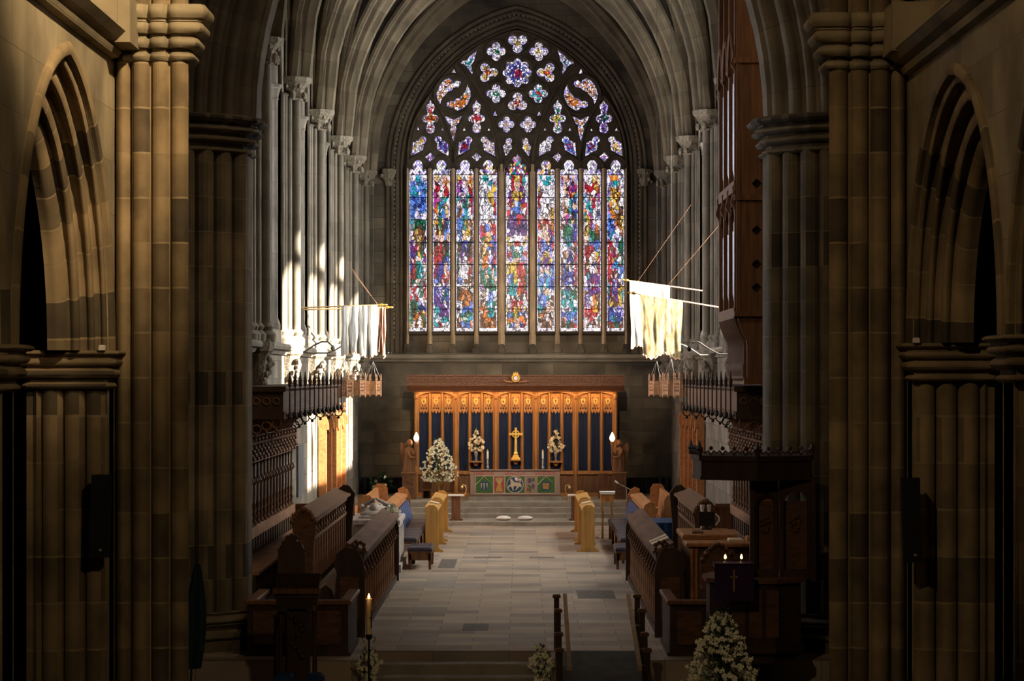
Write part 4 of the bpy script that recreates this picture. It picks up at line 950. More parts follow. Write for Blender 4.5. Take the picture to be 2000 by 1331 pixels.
# white kneeling cushions on the lowest step
for a, c, lab in ((970, 997, 'white oblong kneeling cushion on the lowest altar step, left one'), (1012, 1040, 'white oblong kneeling cushion on the lowest altar step, right one')):
    x0 = px(a, 0, 56)[0]; x1 = px(c, 0, 56)[0]; b = MB(); b.ball(((x0 + x1) / 2, 56.0, .14), ((x1 - x0) / 2 * 1.08, .14, .06), 16, 8)
    b.v = [(x, y, max(.091, z)) for x, y, z in b.v]; tag(b.build('kneeling_cushion', 'white', None, smooth=True), lab, 'cushion', 'kneeling cushions')
# ---- big flower arrangement left
fx, fz = px(857, 985, 59.2)
def stnd(t):
    b = MB(); b.lathe([(.16, .43), (.16, .46), (.03, .5), (.025, .75), (.1, .8), (.12, .85)], (fx, 59.2, 0), 10); b.build('pedestal', 'brass', t, smooth=True)
bouquet('flower_pedestal', 'tall triangular white flower arrangement before the left end of the reredos', (fx, 59.2, .43), 1.05, .46, 330, 260, .035, 'petal', 21, stnd, .42, lambda u: (1 - u) ** .75 * (.55 + .55 * min(1, u * 5)) * 1.15 + .05)
# ---- angels carrying torches on panelled posts
def angel(s, xa, lab):
    Y = 59.0; x0 = px(xa, 0, Y)[0]; zp = EYE.z - (922 - 735) * Y / F
    pst = thing('angel_post', 'panelled oak bench post %s of the altar below a carved torch bearing angel' % ('left' if s < 0 else 'right'), 'post', (x0, Y, .43), 'sanctuary posts')
    b = MB(); b.bx(x0 - .16, x0 + .16, Y - .14, Y + .3, .43, zp - .04); b.bev(x0 - .19, x0 + .19, Y - .17, Y + .33, zp - .04, zp, .02); b.build('post_body', 'oakv', pst)
    for q in (0, 1):
        b = MB(); b.bx(x0 - .11, x0 + .11, Y - .155, Y - .14, .50 + q * .28, .72 + q * .28); b.build('post_panel', 'oak', pst)
    t = thing('angel_statue', lab, 'statue', (x0, Y, zp), 'torch bearing angels')
    f = -s   # faces the altar side
    b = MB(); z = zp
    b.lathe([(.15, 0), (.155, .06), (.13, .2), (.12, .33), (.105, .42), (.12, .50), (.10, .56), (.04, .60), (.035, .64)], (x0, Y, z), 14, 1, .8)
    b.ball((x0 + f * .02, Y - .01, z + .70), (.065, .07, .085), 10, 8)
    b.ball((x0 + f * .055, Y - .045, z + .69), (.016, .02, .014), 6, 4)
    # folded robe ridges
    for k in range(9): 
        a = k * .7; b.pipe([(x0 + .145 * math.cos(a), Y + .115 * math.sin(a), z + .02), (x0 + .12 * math.cos(a + .1), Y + .1 * math.sin(a + .1), z + .3), (x0 + .09 * math.cos(a), Y + .075 * math.sin(a), z + .46)], .014, 5)
    b.pipe([(x0 + f * .08, Y - .05, z + .54), (x0 + f * .13, Y - .1, z + .42), (x0 + f * .17, Y - .13, z + .46)], [.04, .035, .026], 8)
    b.pipe([(x0 - f * .06, Y - .06, z + .53), (x0 + f * .03, Y - .13, z + .36), (x0 + f * .16, Y - .14, z + .34)], [.04, .034, .026], 8)
    b.ball((x0 + f * .175, Y - .135, z + .47), (.03, .03, .032), 8, 6); b.ball((x0 + f * .175, Y - .14, z + .34), (.03, .03, .032), 8, 6)
    b.build('figure', 'oakv', t, smooth=True)
    b = MB(); b.ball((x0 + f * .01, Y + .01, z + .72), (.075, .08, .075), 10, 6); 
    for k in range(8): b.ball((x0 - f * .03 + .06 * math.cos(k), Y + .03 + .05 * math.sin(k), z + .66 + .015 * (k % 3)), .028, 6, 4)
    b.build('hair', 'oakv', t, smooth=True)
    for k in (0, 1):
        b = MB(); yy = Y + .06 + .06 * k; b.prism([(x0 - f * .03, z + .50), (x0 - f * .12, z + .66), (x0 - f * .20, z + .72), (x0 - f * .23, z + .60), (x0 - f * .21, z + .35), (x0 - f * .17, z + .15), (x0 - f * .10, z + .28)], 'y', yy, yy + .025); b.build('wing', 'oakv', t)
    b = MB(); xt = x0 + f * .185; b.lathe([(.02, .15), (.024, .4), (.03, .6), (.05, .70), (.055, .74), (.035, .75)], (xt, Y - .15, z), 10); b.build('torch', 'oakv', t, smooth=True)
    b = MB(); b.lathe([(.03, .75), (.06, .79), (.068, .83), (.055, .88), (.025, .94), (.004, .98)], (xt, Y - .15, z), 12); b.build('torch_lamp', 'lampglow', t, smooth=True)
    lamp('torch_light', 'POINT', (xt, Y - .30, z + .84), 2.5, (1, .6, .3), shadow_soft_size=.05)
angel(-1, 799, 'carved wooden angel with lit torch on the post left of the altar'); angel(1, 1210, 'carved wooden angel with lit torch on the post right of the altar')
# bench wings beside the posts
for s, xa, lab in ((-1, 834, 'low panelled oak bench back in front of the left end of the reredos'), (1, 1178, 'low panelled oak bench back in front of the right end of the reredos')):
    Y = 59.6; x0 = px(xa, 0, Y)[0]; t = thing('panelled_bench', lab, 'bench', (x0, Y, .43), 'sanctuary benches')
    b = MB(); b.bx(x0 - .12, x0 + .12, Y, Y + .05, .43, 1.0); b.bx(x0 - .13, x0 + .13, Y - .02, Y + .07, 1.0, 1.04); b.build('bench_back', 'oakv', t)
    b = MB(); b.bx(x0 - .12, x0 + .12, Y - .3, Y, .62, .66); b.build('seat', 'oakv', t)
    for q in (-1, 1): b = MB(); b.bx(x0 + q * .10 - .02, x0 + q * .10 + .02, Y - .3, Y + .05, .43, .62); b.build('leg', 'oakv', t)
# ---- communion rails with brass lamps
for s in (-1, 1):
    a, c = (880, 901) if s < 0 else (1114, 1133); Y = 55.9
    x0 = px(a, 0, Y)[0]; x1 = px(c, 0, Y)[0]; t = thing('communion_rail', 'dark wooden communion rail end with white top and brass lamp, %s of the steps' % ('left' if s < 0 else 'right'), 'rail', ((x0 + x1) / 2, Y, .09), 'communion rails')
    b = MB(); b.bx(x0 + .02, x1 - .02, Y, Y + .12, .12, .66); b.bx(x0 - .03, x1 + .03, Y - .04, Y + .16, .09, .13); b.build('rail_post', 'oakv', t)
    b = MB(); b.bev(x0 - .06, x1 + .06, Y - .03, Y + .17, .66, .70, .015); b.build('top', 'white', t)
    xb = x1 + .02 if s < 0 else x0 - .02; f = 1 if s < 0 else -1
    b = MB(); b.pipe([(xb - f * .02, Y, .66), (xb + f * .06, Y, .69), (xb + f * .10, Y, .80), (xb + f * .08, Y, .90), (xb + f * .02, Y, .93), (xb, Y, .88)], .010, 6); lb = b.build('lamp_arm', 'brass', t, smooth=True)
    b = MB(); b.lathe([(.02, .9), (.03, .87), (.03, .85), (.01, .84)], (xb, Y, 0), 8); b.build('lamp_head', 'brass', lb)
    for k in (0, 1): b = MB(); b.bx(xb + f * (.01 + .03 * k), xb + f * (.02 + .03 * k), Y + .1, Y + .11, .09, .64); b.build('rod', 'steel', t)
# ================================================================ choir stalls and furniture
def child(mb, name, mat, par, mir=False, smooth=False, label=None, **k):
    o = mb.build(name, mat, par, smooth=smooth, mirror=mir, **k)
    if label: o['label'] = label
    return o
def inst(o, par, dx=0, dy=0, dz=0):
    c = o.copy(); COL.objects.link(c); c.parent = par; c.matrix_parent_inverse = o.matrix_parent_inverse.copy(); c.location = (o.location.x + dx, o.location.y + dy, o.location.z + dz)
    for ch in list(o.children):
        e = ch.copy(); COL.objects.link(e); e.parent = c
    return c
LR = {-1: 'left', 1: 'right'}
for s in (-1, 1):
    m_ = s < 0; sd = LR[s]
    # raised floor under the back rows
    b = MB(); b.bx(2.84, HX, 31.7, 42.2, 0, .30); o = struct('choir_platform', b, 'oakd', mirror=m_)
    # ---------------- front desk: X 1.95..2.2, Y 31.6..40.6
    X0, Y0, Y1 = 1.96, 31.7, 40.5
    t = thing('choir_desk', 'long front choir desk with turned balusters and sloping board, %s side' % sd, 'desk', (s * 2.05, Y0, 0), 'choir desks')
    b = MB(); b.prism([(X0 - .05, 1.07), (X0 + .23, 1.19), (X0 + .23, 1.22), (X0 - .05, 1.105)], 'y', Y0 + .5, Y1 + .1); child(b, 'book_board', 'oak', t, m_)
    b = MB(); b.bx(X0 + .10, X0 + .14, Y0 + .5, Y1, .1, 1.12); child(b, 'back_panel', 'black', t, m_)
    b = MB(); b.bx(X0 - .02, X0 + .12, Y0 + .45, Y1 + .05, 0, .09); child(b, 'bottom_rail', 'oakd', t, m_)
    b = MB(); b.bx(X0 - .01, X0 + .12, Y0 + .5, Y1, .98, 1.09); child(b, 'top_rail', 'oakd', t, m_)
    b = MB(); b.lathe([(.035, .09), (.035, .14), (.02, .17), (.03, .24), (.022, .30), (.018, .60), (.022, .64), (.034, .68), (.022, .72), (.018, .74), (.018, .90), (.03, .95), (.035, .98)], (X0 + .03, Y0 + .72, 0), 7)
    bl = child(b, 'baluster', 'oakp', t, m_, True)
    b = MB(); b.prism([(X0 - .0, .68), (X0 - .04, .76), (X0 - .02, .84), (X0 + .04, .98), (X0 + .06, .98), (X0 + .04, .66)], 'y', Y0 + .70, Y0 + .74); b.ball((X0 - .02, Y0 + .72, .78), .03, 6, 4); child(b, 'bracket', 'oak', bl, m_)
    for k in range(1, 16): inst(bl, t, 0, k * .55, 0)
    for yy, nm in ((Y0, 'west'), (Y1, 'east')):
        b = MB(); ep = [(X0 - .05, 0), (X0 - .05, .9), (X0 - .02, 1.02), (X0 + .05, 1.16), (X0 + .20, 1.2), (X0 + .33, 1.1), (X0 + .36, .95), (X0 + .32, .85), (X0 + .34, .7), (X0 + .36, 0)]
        if nm == 'east': ep = [(x, min(z, 1.18)) for x, z in ep]
        b.prism(ep, 'y', yy, yy + .07); e = child(b, 'end_panel', 'oakd', t, m_)
        if nm == 'west':
            b = MB()
            for k in range(9): b.ball((X0 + .02 + .045 * math.cos(k * .9) * (1 + k * .1), yy + .03, 1.20 + .045 * math.sin(k * .9) * (1 + .1 * k)), .03, 7, 5)
            b.pipe([(X0 - .02, yy + .03, 1.0), (X0 + .05, yy + .03, 1.14), (X0 + .12, yy + .03, 1.24), (X0 + .06, yy + .03, 1.27)], .025, 6); child(b, 'carved_scroll', 'oak', e, m_)
            b = MB(); b.bx(X0 + .03, X0 + .28, yy - .015, yy, .25, .8); child(b, 'inset_panel', 'oak', e, m_)
    # ---------------- front bench
    t = thing('choir_bench', 'plain dark oak bench behind the front choir desk, %s side' % sd, 'bench', (s * 2.5, Y0, 0), 'choir benches')
    b = MB(); yb0 = Y0 + (.9 if s < 0 else 3.1); b.bx(2.38, 2.68, yb0, Y1 - .2, .44, .48); child(b, 'seat', 'oakp', t, m_)
    for yy in (yb0 + .05, Y0 + 5.4, Y1 - .3): b = MB(); b.bx(2.42, 2.66, yy, yy + .06, 0, .46); child(b, 'bench_support', 'oakd', t, m_)
    b = MB(); b.prism([(2.36, 0), (2.36, .40), (2.42, .56), (2.50, .62), (2.58, .56), (2.64, .52), (2.69, .48), (2.69, 0)], 'y', yb0 - .08, yb0); e = child(b, 'bench_end', 'oakd', t, m_)
    # ---------------- second desk
    X1 = 2.79; Ya, Yb = (32.9 if s < 0 else 35.0), 40.5
    t = thing('raised_choir_desk', 'raised second row choir desk behind the front bench, %s side' % sd, 'desk', (s * 2.85, Ya, .3), 'choir desks')
    b = MB(); b.prism([(X1 - .07, 1.44), (X1 + .20, 1.54), (X1 + .20, 1.57), (X1 - .07, 1.475)], 'y', Ya, Yb + .12); child(b, 'book_board', 'oakv', t, m_)
    b = MB(); b.bx(X1 + .06, X1 + .10, Ya, Yb, .48, 1.46); child(b, 'back_panel', 'black', t, m_)
    b = MB(); b.bx(X1, X1 + .1, Ya, Yb, .44, .54); b.bx(X1 - .01, X1 + .1, Ya, Yb, 1.36, 1.45); b.bx(X1, X1 + .1, Ya, Yb, 1.12, 1.17); child(b, 'rails', 'oakv', t, m_)
    b = MB(); b.prism([(X1 + .05, .54), (X1 - .02, .54), (X1 - .02, 1.12), (X1 + .05, 1.12)], 'y', Ya + .14, Ya + .21); b.lathe([(.022, 1.17), (.016, 1.22), (.03, 1.26), (.016, 1.30), (.022, 1.36)], (X1 + .0, Ya + .18, 0), 6); st_ = child(b, 'upright', 'oakp', t, m_)
    for k in range(1, 16 if s < 0 else 12): inst(st_, t, 0, k * .46, 0)
    b = MB(); ep = [(X1 - .08, 0), (X1 - .09, .9), (X1 - .12, 1.25), (X1 - .14, 1.48), (X1 - .05, 1.60), (X1 + .05, 1.62), (X1 + .15, 1.54), (X1 + .18, 1.35), (X1 + .16, 1.0), (X1 + .16, .1)]
    b.prism(ep, 'y', Ya - .08, Ya); e = child(b, 'end_panel', 'oak', t, m_)
    b = MB(); qq = random.Random(8)
    for k in range(12): b.ball((X1 - .13 + .31 * k / 11, Ya - .06, 1.46 + .17 * math.sin(PI * k / 11)), .035 + .015 * qq.random(), 6, 5)
    child(b, 'carved_crest', 'oakv', e, m_)
    b = MB(); b.prism([(x, z) for x, z in ep], 'y', Yb, Yb + .08); e = child(b, 'end_panel', 'oakd', t, m_)
    b = MB(); b.pipe([(X1 - .05, Yb + .05, 1.3), (X1 - .10, Yb + .05, 1.45), (X1 - .02, Yb + .05, 1.6), (X1 + .08, Yb + .05, 1.58)], .03, 6); child(b, 'carved_scroll', 'oakv', e, m_)
    # ---------------- canopied back stalls
    XB = 3.86; YA_, YE = 32.3, 42.0; XF = 3.06
    t = thing('canopied_stalls', 'tall oak stalls with columns under a coved pinnacled canopy, %s wall' % sd, 'choir stalls', (s * 3.6, YA_, .3), 'canopied stalls')
    b = MB(); b.bx(3.42, XB, YA_ + .4, YE, .74, .78); child(b, 'seat', 'oakp', t, m_)
    b = MB(); b.bx(3.46, 3.50, YA_ + .4, YE, .3, .74); child(b, 'seat_front', 'oakd', t, m_)
    b = MB(); b.bx(XB - .02, XB + .03, YA_, YE, .78, 1.06); b.bx(XB - .07, XB + .05, YA_, YE, 1.06, 1.22); child(b, 'back_rail', 'oakp', t, m_)
    b = MB(); b.bx(XB - .035, XB - .02, YA_ + .1, YA_ + .28, .80, 1.05); pn = child(b, 'back_slat', 'oakd', t, m_)
    for k in range(1, 27): inst(pn, t, 0, k * .365, 0)
    b = MB(); b.bx(3.99, 4.01, YA_, YE, 1.0, 3.2); child(b, 'wall_panel', 'oakd', t, m_)
    b = MB(); b.bx(3.36, 4.0, YE, YE + .09, .3, 1.16); b.bx(3.32, 4.0, YE - .03, YE + .12, 1.16, 1.22); child(b, 'end_panel', 'oakv', t, m_)
    b = MB(); xc, yc = XB - .02, YA_ + .25
    b.lathe([(.045, 1.22), (.045, 1.27), (.02, 1.30), (.038, 1.36), (.018, 1.42), (.032, 1.50), (.018, 1.56), (.016, 1.85), (.028, 1.88), (.016, 1.92), (.016, 2.10), (.035, 2.16), (.05, 2.22)], (xc, yc, 0), 7)
    b.pipe([(xc, yc, 1.82), (xc - .05, yc, 1.88), (xc - .02, yc, 1.95)], .014, 5)
    co = child(b, 'column', 'oakv', t, m_, True)
    b = MB()
    for k in range(6): b.ball((xc - .04 - .02 * (k % 2), yc + .04 * math.sin(k * 2), 2.22 + .058 * k), (.05, .055, .04), 6, 5)
    b.lathe([(.05, 2.22), (.07, 2.26), (.05, 2.35), (.07, 2.45), (.09, 2.55)], (xc, yc, 0), 6); child(b, 'carved_capital', 'oakv', co, m_, True)
    for k in range(1, 20): inst(co, t, 0, k * .485, 0)
    b = MB(); b.bx(XB - .06, XB + .02, YA_, YE, 2.17, 2.22); b.bx(XB - .03, XB + .05, YA_, YE, 2.22, 2.56); child(b, 'carved_band', 'oak', t, m_)
    # cove with ribs
    cov = [(XB - .82 * (1 - math.cos(a)) , 2.54 + .36 * math.sin(a)) for a in [i * PI / 2 / 8 for i in range(9)]]
    b = MB(); b.grid([[(x + .02, YA_, z + .03) for x, z in cov], [(x + .02, YE, z + .03) for x, z in cov]]); child(b, 'cove', 'oakv', t, m_, fix=False)
    b = MB(); b.pipe([(x, YA_ + .13, z) for x, z in cov], .018, 5); rb_ = child(b, 'cove_rib', 'oakv', t, m_, True)
    for k in range(1, 40): inst(rb_, t, 0, k * .243, 0)
    # fascia with mouldings, cresting
    b = MB(); b.bx(XF - .02, XF + .03, YA_, YE, 2.97, 3.25); child(b, 'fascia', 'oak' if s < 0 else 'oakv', t, m_)
    b = MB(); b.prism([(XF + .1, 2.87), (XF + .0, 2.87), (XF - .05, 2.92), (XF - .05, 2.97), (XF + .1, 2.99)], 'y', YA_, YE); b.prism([(XF + .1, 3.23), (XF - .04, 3.25), (XF - .07, 3.28), (XF - .05, 3.31), (XF + .1, 3.31)], 'y', YA_, YE); child(b, 'cornice', 'oak', t, m_)
    b = MB(); b.bx(XF, 4.0, YA_, YE, 3.27, 3.31); child(b, 'canopy_roof', 'oakd', t, m_)
    b = MB(); yv = YE - .1
    b.lathe([(.012, 2.86), (.032, 2.89), (.024, 2.93), (.012, 2.96), (.010, 3.30), (.024, 3.31), (.024, 3.36), (.03, 3.38), (.022, 3.40), (.014, 3.45), (.004, 3.52)], (XF - .08, yv, 0), 6)
    pi_ = child(b, 'pinnacle', 'oakd', t, m_, True)
    for k in range(1, 13): inst(pi_, t, 0, -k * .78, 0)
    b = MB(); b.ball((XF - .05, YE - .2, 2.93), (.022, .04, .028), 6, 4); d_ = child(b, 'cornice_boss', 'oakd', t, m_)
    for k in range(1, 30): inst(d_, t, 0, -k * .325, 0)
    b = MB()
    for yy in (YE,):
        for k in range(9): 
            a = PI / 2 * k / 8; x = XB - .82 * (1 - math.cos(a)); z = 2.50 + .36 * math.sin(a)
            b.pipe([(x + .07 * math.cos(t_ * PI / 4), yy, z - .04 + .07 * math.sin(t_ * PI / 4)) for t_ in range(8)], .012, 5, closed=True); b.ball((x, yy, z - .13), .028, 6, 4)
    child(b, 'cusped_fringe', 'oakd', t, m_)
    # west end of the canopy
    b = MB(); b.bx(XF - .02, 4.0, YA_ - .05, YA_, 2.97, 3.25); b.bx(XF - .06, 4.0, YA_ - .09, YA_, 3.24, 3.31); b.bx(XF - .04, 4.0, YA_ - .08, YA_, 2.87, 2.97); we = child(b, 'west_fascia', 'oakd', t, m_)
    b = MB()
    for k in range(7):
        x = XF + .07 + k * .135; b.pipe([(x + .045 * math.cos(t_ * PI / 4), YA_ - .06, 3.11 + .045 * math.sin(t_ * PI / 4)) for t_ in range(8)], .012, 5, closed=True)
    child(b, 'pierced_band', 'oakv', we, m_); b = MB()
    for k in range(7):
        x = XF + .07 + k * .135; zt_ = 2.87 - .32 * (k / 6) ** 1.3
        b.pipe([(x + .06 * math.cos(t_ * PI / 4), YA_ - .04, zt_ - .06 + .06 * math.sin(t_ * PI / 4)) for t_ in range(8)], .014, 5, closed=True); b.ball((x, YA_ - .04, zt_ - .15), .026, 6, 4)
    child(b, 'cusped_fringe', 'oakv', we, m_)
    # ---------------- low clergy box at the west end
    xa, xb_ = 1.98, 3.22
    t = thing('clergy_box', 'low square oak clergy stall with moulded rim, front %s corner of the raised floor' % sd, 'stall', (s * 2.6, 29.6, 0), 'clergy boxes')
    b = MB(); b.bx(xa, xb_, 29.62, 29.70, .04, .64); b.bx(xa, xa + .07, 29.7, 31.2, .04, .64); b.bx(xb_ - .07, xb_, 29.7, 31.2, .04, .64); child(b, 'box_walls', 'oakd', t, m_)
    b = MB(); b.bev(xa - .04, xb_ + .04, 29.57, 29.74, .64, .69, .015); b.bev(xa - .04, xa + .11, 29.74, 31.2, .64, .69, .015); b.bev(xb_ - .11, xb_ + .04, 29.74, 31.2, .64, .69, .015); child(b, 'rim', 'oakv', t, m_)
    b = MB(); b.bx(xa - .03, xb_ + .03, 29.59, 31.2, 0, .05); child(b, 'plinth', 'oakd', t, m_)
    for k in range(3): b = MB(); x = xa + .09 + k * .39; b.bx(x, x + .30, 29.60, 29.625, .14, .56); child(b, 'box_panel', 'oak', t, m_)
    b = MB(); b.bx(xa + .3, xb_ - .1, 30.5, 30.9, .42, .46); child(b, 'seat', 'oakv', t, m_)
    # ---------------- wall panelling further east
    t = thing('sedilia', 'tall panelled oak sedilia with pinnacled posts against the %s wall' % sd, 'sedilia', (s * 3.9, 49.5, 0), 'sedilia')
    yq0, yq1 = (49.3, 54.8) if s < 0 else (50.6, 55.9); n = 4; dy = (yq1 - yq0) / n
    for k in range(n + 1):
        y = yq0 + k * dy; b = MB(); b.bx(3.84, 4.0, y - .07, y + .07, .1, 2.35 + (.15 if k else 0)); b.prism([(3.80, 2.35), (4.0, 2.35), (4.0, 2.72), (3.93, 2.62), (3.85, 2.62), (3.80, 2.5)], 'y', y - .06, y + .06); p_ = child(b, 'panel_post', 'oakm', t, m_)
        b = MB(); b.ball((3.88, y, 2.70), (.05, .05, .05), 6, 5); b.ball((3.88, y, 2.80), (.035, .035, .06), 6, 5); child(b, 'finial', 'oakv', p_, m_)
        if k < n:
            b = MB(); b.bx(3.94, 4.0, y + .07, y + dy - .07, .1, 2.38); child(b, 'tall_panel', 'oakm', t, m_)
            for j in (1, 2): b = MB(); b.lathe([(.022, .2), (.022, 2.3)], (3.92, y + dy * j / 3, 0), 6); child(b, 'moulding', 'oakm', t, m_)
            b = MB(); b.prism([(y + .07, 2.25), (y + dy / 2, 2.42), (y + dy - .07, 2.25), (y + dy - .07, 2.45), (y + .07, 2.45)], 'x', 3.88, 3.94); child(b, 'head_rail', 'oakm', t, m_)
    b = MB(); b.bx(3.45, 3.94, yq0, yq1, .45, .50); child(b, 'seat', 'oakm', t, m_); b = MB(); b.bx(3.5, 3.54, yq0, yq1, 0, .45); child(b, 'seat_front', 'oakm', t, m_)
    # ---------------- light oak desks
    for a, (y0, y1) in enumerate(((47.2, 49.3), (50.2, 53.2))):
        t = thing('light_oak_desk', 'light oak communion desk with shaped ends, %s of two on the %s of the aisle' % (('nearer', 'farther')[a], sd), 'desk', (s * 1.62, y0, 0), 'light oak desks')
        xo = 1.60 if s < 0 else 1.46
        for e, yy in enumerate((y0, y1)):
            b = MB(); pl = [(xo - .13, .04), (xo - .13, .80), (xo - .10, .87), (xo - .04, .92), (xo + .06, .92), (xo + .13, .86), (xo + .13, .04)]; b.prism(pl, 'y', yy - .04, yy + .04); o = child(b, 'end_panel', 'oakl', t, m_)
            b = MB(); b.prism([(xo - .22, 0), (xo - .22, .03), (xo - .15, .06), (xo - .11, .12), (xo + .11, .12), (xo + .15, .06), (xo + .22, .03), (xo + .22, 0)], 'y', yy - .05, yy + .05); child(b, 'foot', 'oakl', o, m_)
            b = MB(); b.lathe([(.0, -.052), (.05, -.052), (.05, -.04), (0, -.04)], (0, 0, 0), 14); b.v = [(xo + x, yy + z, .78 + y) for x, y, z in b.v]; child(b, 'carved_rosette', 'oakl', o, m_)
        b = MB(); b.prism([(xo - .12, .80), (xo + .14, .86), (xo + .14, .89), (xo - .12, .83)], 'y', y0, y1); child(b, 'book_board', 'oakl', t, m_)
        b = MB(); b.bx(xo - .02, xo + .02, y0, y1, .12, .80); child(b, 'front_panel', 'oakl', t, m_)
        if a == 0:
            b = MB(); b.prism([(xo - .08, .846), (xo + .10, .888), (xo + .10, .91), (xo - .08, .868)], 'y', y1 - .55, y1 - .15); tag(child(b, 'hymn_book', 'paper', None, m_), 'pale books lying on the nearer light oak desk, %s side' % sd, 'book')
    # ---------------- cushioned benches behind the light desks
    XS = 1.78 if s < 0 else 1.98
    t = thing('cushioned_bench', 'long oak bench with dark blue ribbed cushions facing the aisle, %s side' % sd, 'bench', (s * 2.0, 44.2, 0), 'cushioned benches')
    ys0, ys1 = 44.2, 50.6
    b = MB(); b.bx(XS, XS + .46, ys0, ys1, .36, .40); child(b, 'seat', 'oakv', t, m_)
    b = MB(); b.prism([(XS + .44, .40), (XS + .48, .40), (XS + .56, .92), (XS + .50, .94)], 'y', ys0 + .4, ys1); b.prism([(XS + .46, .92), (XS + .70, .96), (XS + .70, 1.0), (XS + .46, .97)], 'y', ys0 + .4, ys1); child(b, 'backrest', 'oakm', t, m_)
    for yy in (ys0 + .4, ys1):
        b = MB(); b.prism([(XS + .38, 0), (XS + .40, .9), (XS + .46, 1.06), (XS + .56, 1.12), (XS + .66, 1.08), (XS + .68, 0)], 'y', yy - .03, yy + .05); child(b, 'bench_end', 'oakm', t, m_)
    b = MB(); b.bx(XS + .02, XS + .07, ys0 + .03, ys0 + .08, 0, .36); lg = child(b, 'leg', 'oakv', t, m_)
    for k in range(1, 5): inst(lg, t, 0, k * 1.65, 0)
    b = MB(); yy = ys0 + .02; b.bev(XS - .01, XS + .43, yy, yy + .27, .40, .47, .03); cu_ = child(b, 'seat_cushion', 'cush', t, m_)
    for k in range(1, 22): inst(cu_, t, 0, k * .285, 0)
    b = MB(); yy = ys0 + .5; b.prism([(XS + .34, .48), (XS + .44, .46), (XS + .50, .84), (XS + .44, .88)], 'y', yy, yy + .5); bc = child(b, 'back_cushion', 'cushb', t, m_)
    for k in range(1, 10): inst(bc, t, 0, k * .58, 0)
    # kneeling stool
    xk = 1.45 if s < 0 else 1.84; xk2 = xk + .42; y0, y1 = 42.9, 44.1
    t = thing('long_stool', 'low oak stool with dark blue ribbed cushion in front of the %s cushioned bench' % sd, 'stool', (s * (xk + .2), y0, 0), 'cushioned stools')
    b = MB(); b.bx(xk, xk2, y0, y1, .27, .32); b.bx(xk + .02, xk2 - .02, y0, y0 + .04, .16, .28); child(b, 'seat', 'oakv', t, m_)
    for x in (xk, xk2 - .06):
        for y in (y0, y1 - .06): b = MB(); b.prism([(x + .01, 0), (x + .05, 0), (x + .06, .28), (x, .28)], 'y', y, y + .06); child(b, 'leg', 'oakv', t, m_)
    for k in range(5): b = MB(); b.bev(xk - .01, xk2 + .01, y0 + k * .24, y0 + k * .24 + .225, .32, .39, .03); child(b, 'cushion_roll', 'cush', t, m_, True)
    # pew further back
    t = thing('oak_pew', 'oak pew with high shaped ends standing near the %s choir wall behind the benches' % sd, 'pew', (s * 3.0, 47.0, 0), 'oak pews')
    q0 = 0 if s < 0 else .2
    b = MB(); b.prism([(2.88 + q0, .42), (2.93 + q0, .42), (3.0 + q0, 1.04), (2.94 + q0, 1.04)] , 'y', 47.0, 52.0); child(b, 'backrest', 'oakm', t, m_)
    b = MB(); b.bx(2.50 + q0, 2.92 + q0, 47, 52, .42, .47); child(b, 'seat', 'oakm', t, m_)
    for yy in (47.0, 52.0): b = MB(); b.prism([(x + q0, z) for x, z in ((2.50, 0), (2.50, .62), (2.72, .64), (2.74, 1.02), (2.80, 1.12), (2.98, 1.12), (3.04, 1.04), (3.06, 0))], 'y', yy - .05, yy + .03); child(b, 'pew_end', 'oakm', t, m_)
# dark carved stall end in front of the left second row desk
t = thing('stall_end', 'very dark upright stall end with lobed crest behind the left clergy box', 'stall end', (-2.85, 31.55, 0))
b = MB(); b.prism([(2.68, 0), (2.68, 1.12), (2.72, 1.24), (2.78, 1.28), (2.82, 1.35), (2.88, 1.37), (2.94, 1.32), (2.98, 1.26), (3.03, 1.18), (3.04, 1.05), (3.04, 0)], 'y', 31.5, 31.58); child(b, 'end_board', 'oakd', t, True)
b = MB(); b.bx(2.66, 3.06, 31.5, 31.66, 0, .06); child(b, 'foot', 'oakd', t, True)
for k in range(7): b = MB(); b.ball((2.70 + .31 * k / 6, 31.53, 1.16 + .2 * math.sin(PI * k / 6)), .035, 7, 5); child(b, 'carved_lobe', 'oakd', t, True)
# left bookrests: books on the front right desk
for k, (y, z) in enumerate(((32.9, 1.19), (33.35, 1.19))):
    b = MB(); b.prism([(1.94, 1.124), (2.17, 1.222), (2.165, 1.245), (1.935, 1.147)], 'y', y, y + .3)
    tag(b.build('open_book', 'paper', None), ('open cream book on the right front choir desk, nearest the carved end', 'open cream book on the right front choir desk, second from the carved end')[k], 'book', 'open books')
# ---- ringed memorials on the walls
b = MB(); b.bx(3.98, 4.03, 44.6, 45.7, 1.2, 2.15); tag(b.build('memorial_slab', 'slate', None, mirror=True), 'grey memorial slab on the left wall just beyond the canopied stalls', 'memorial')
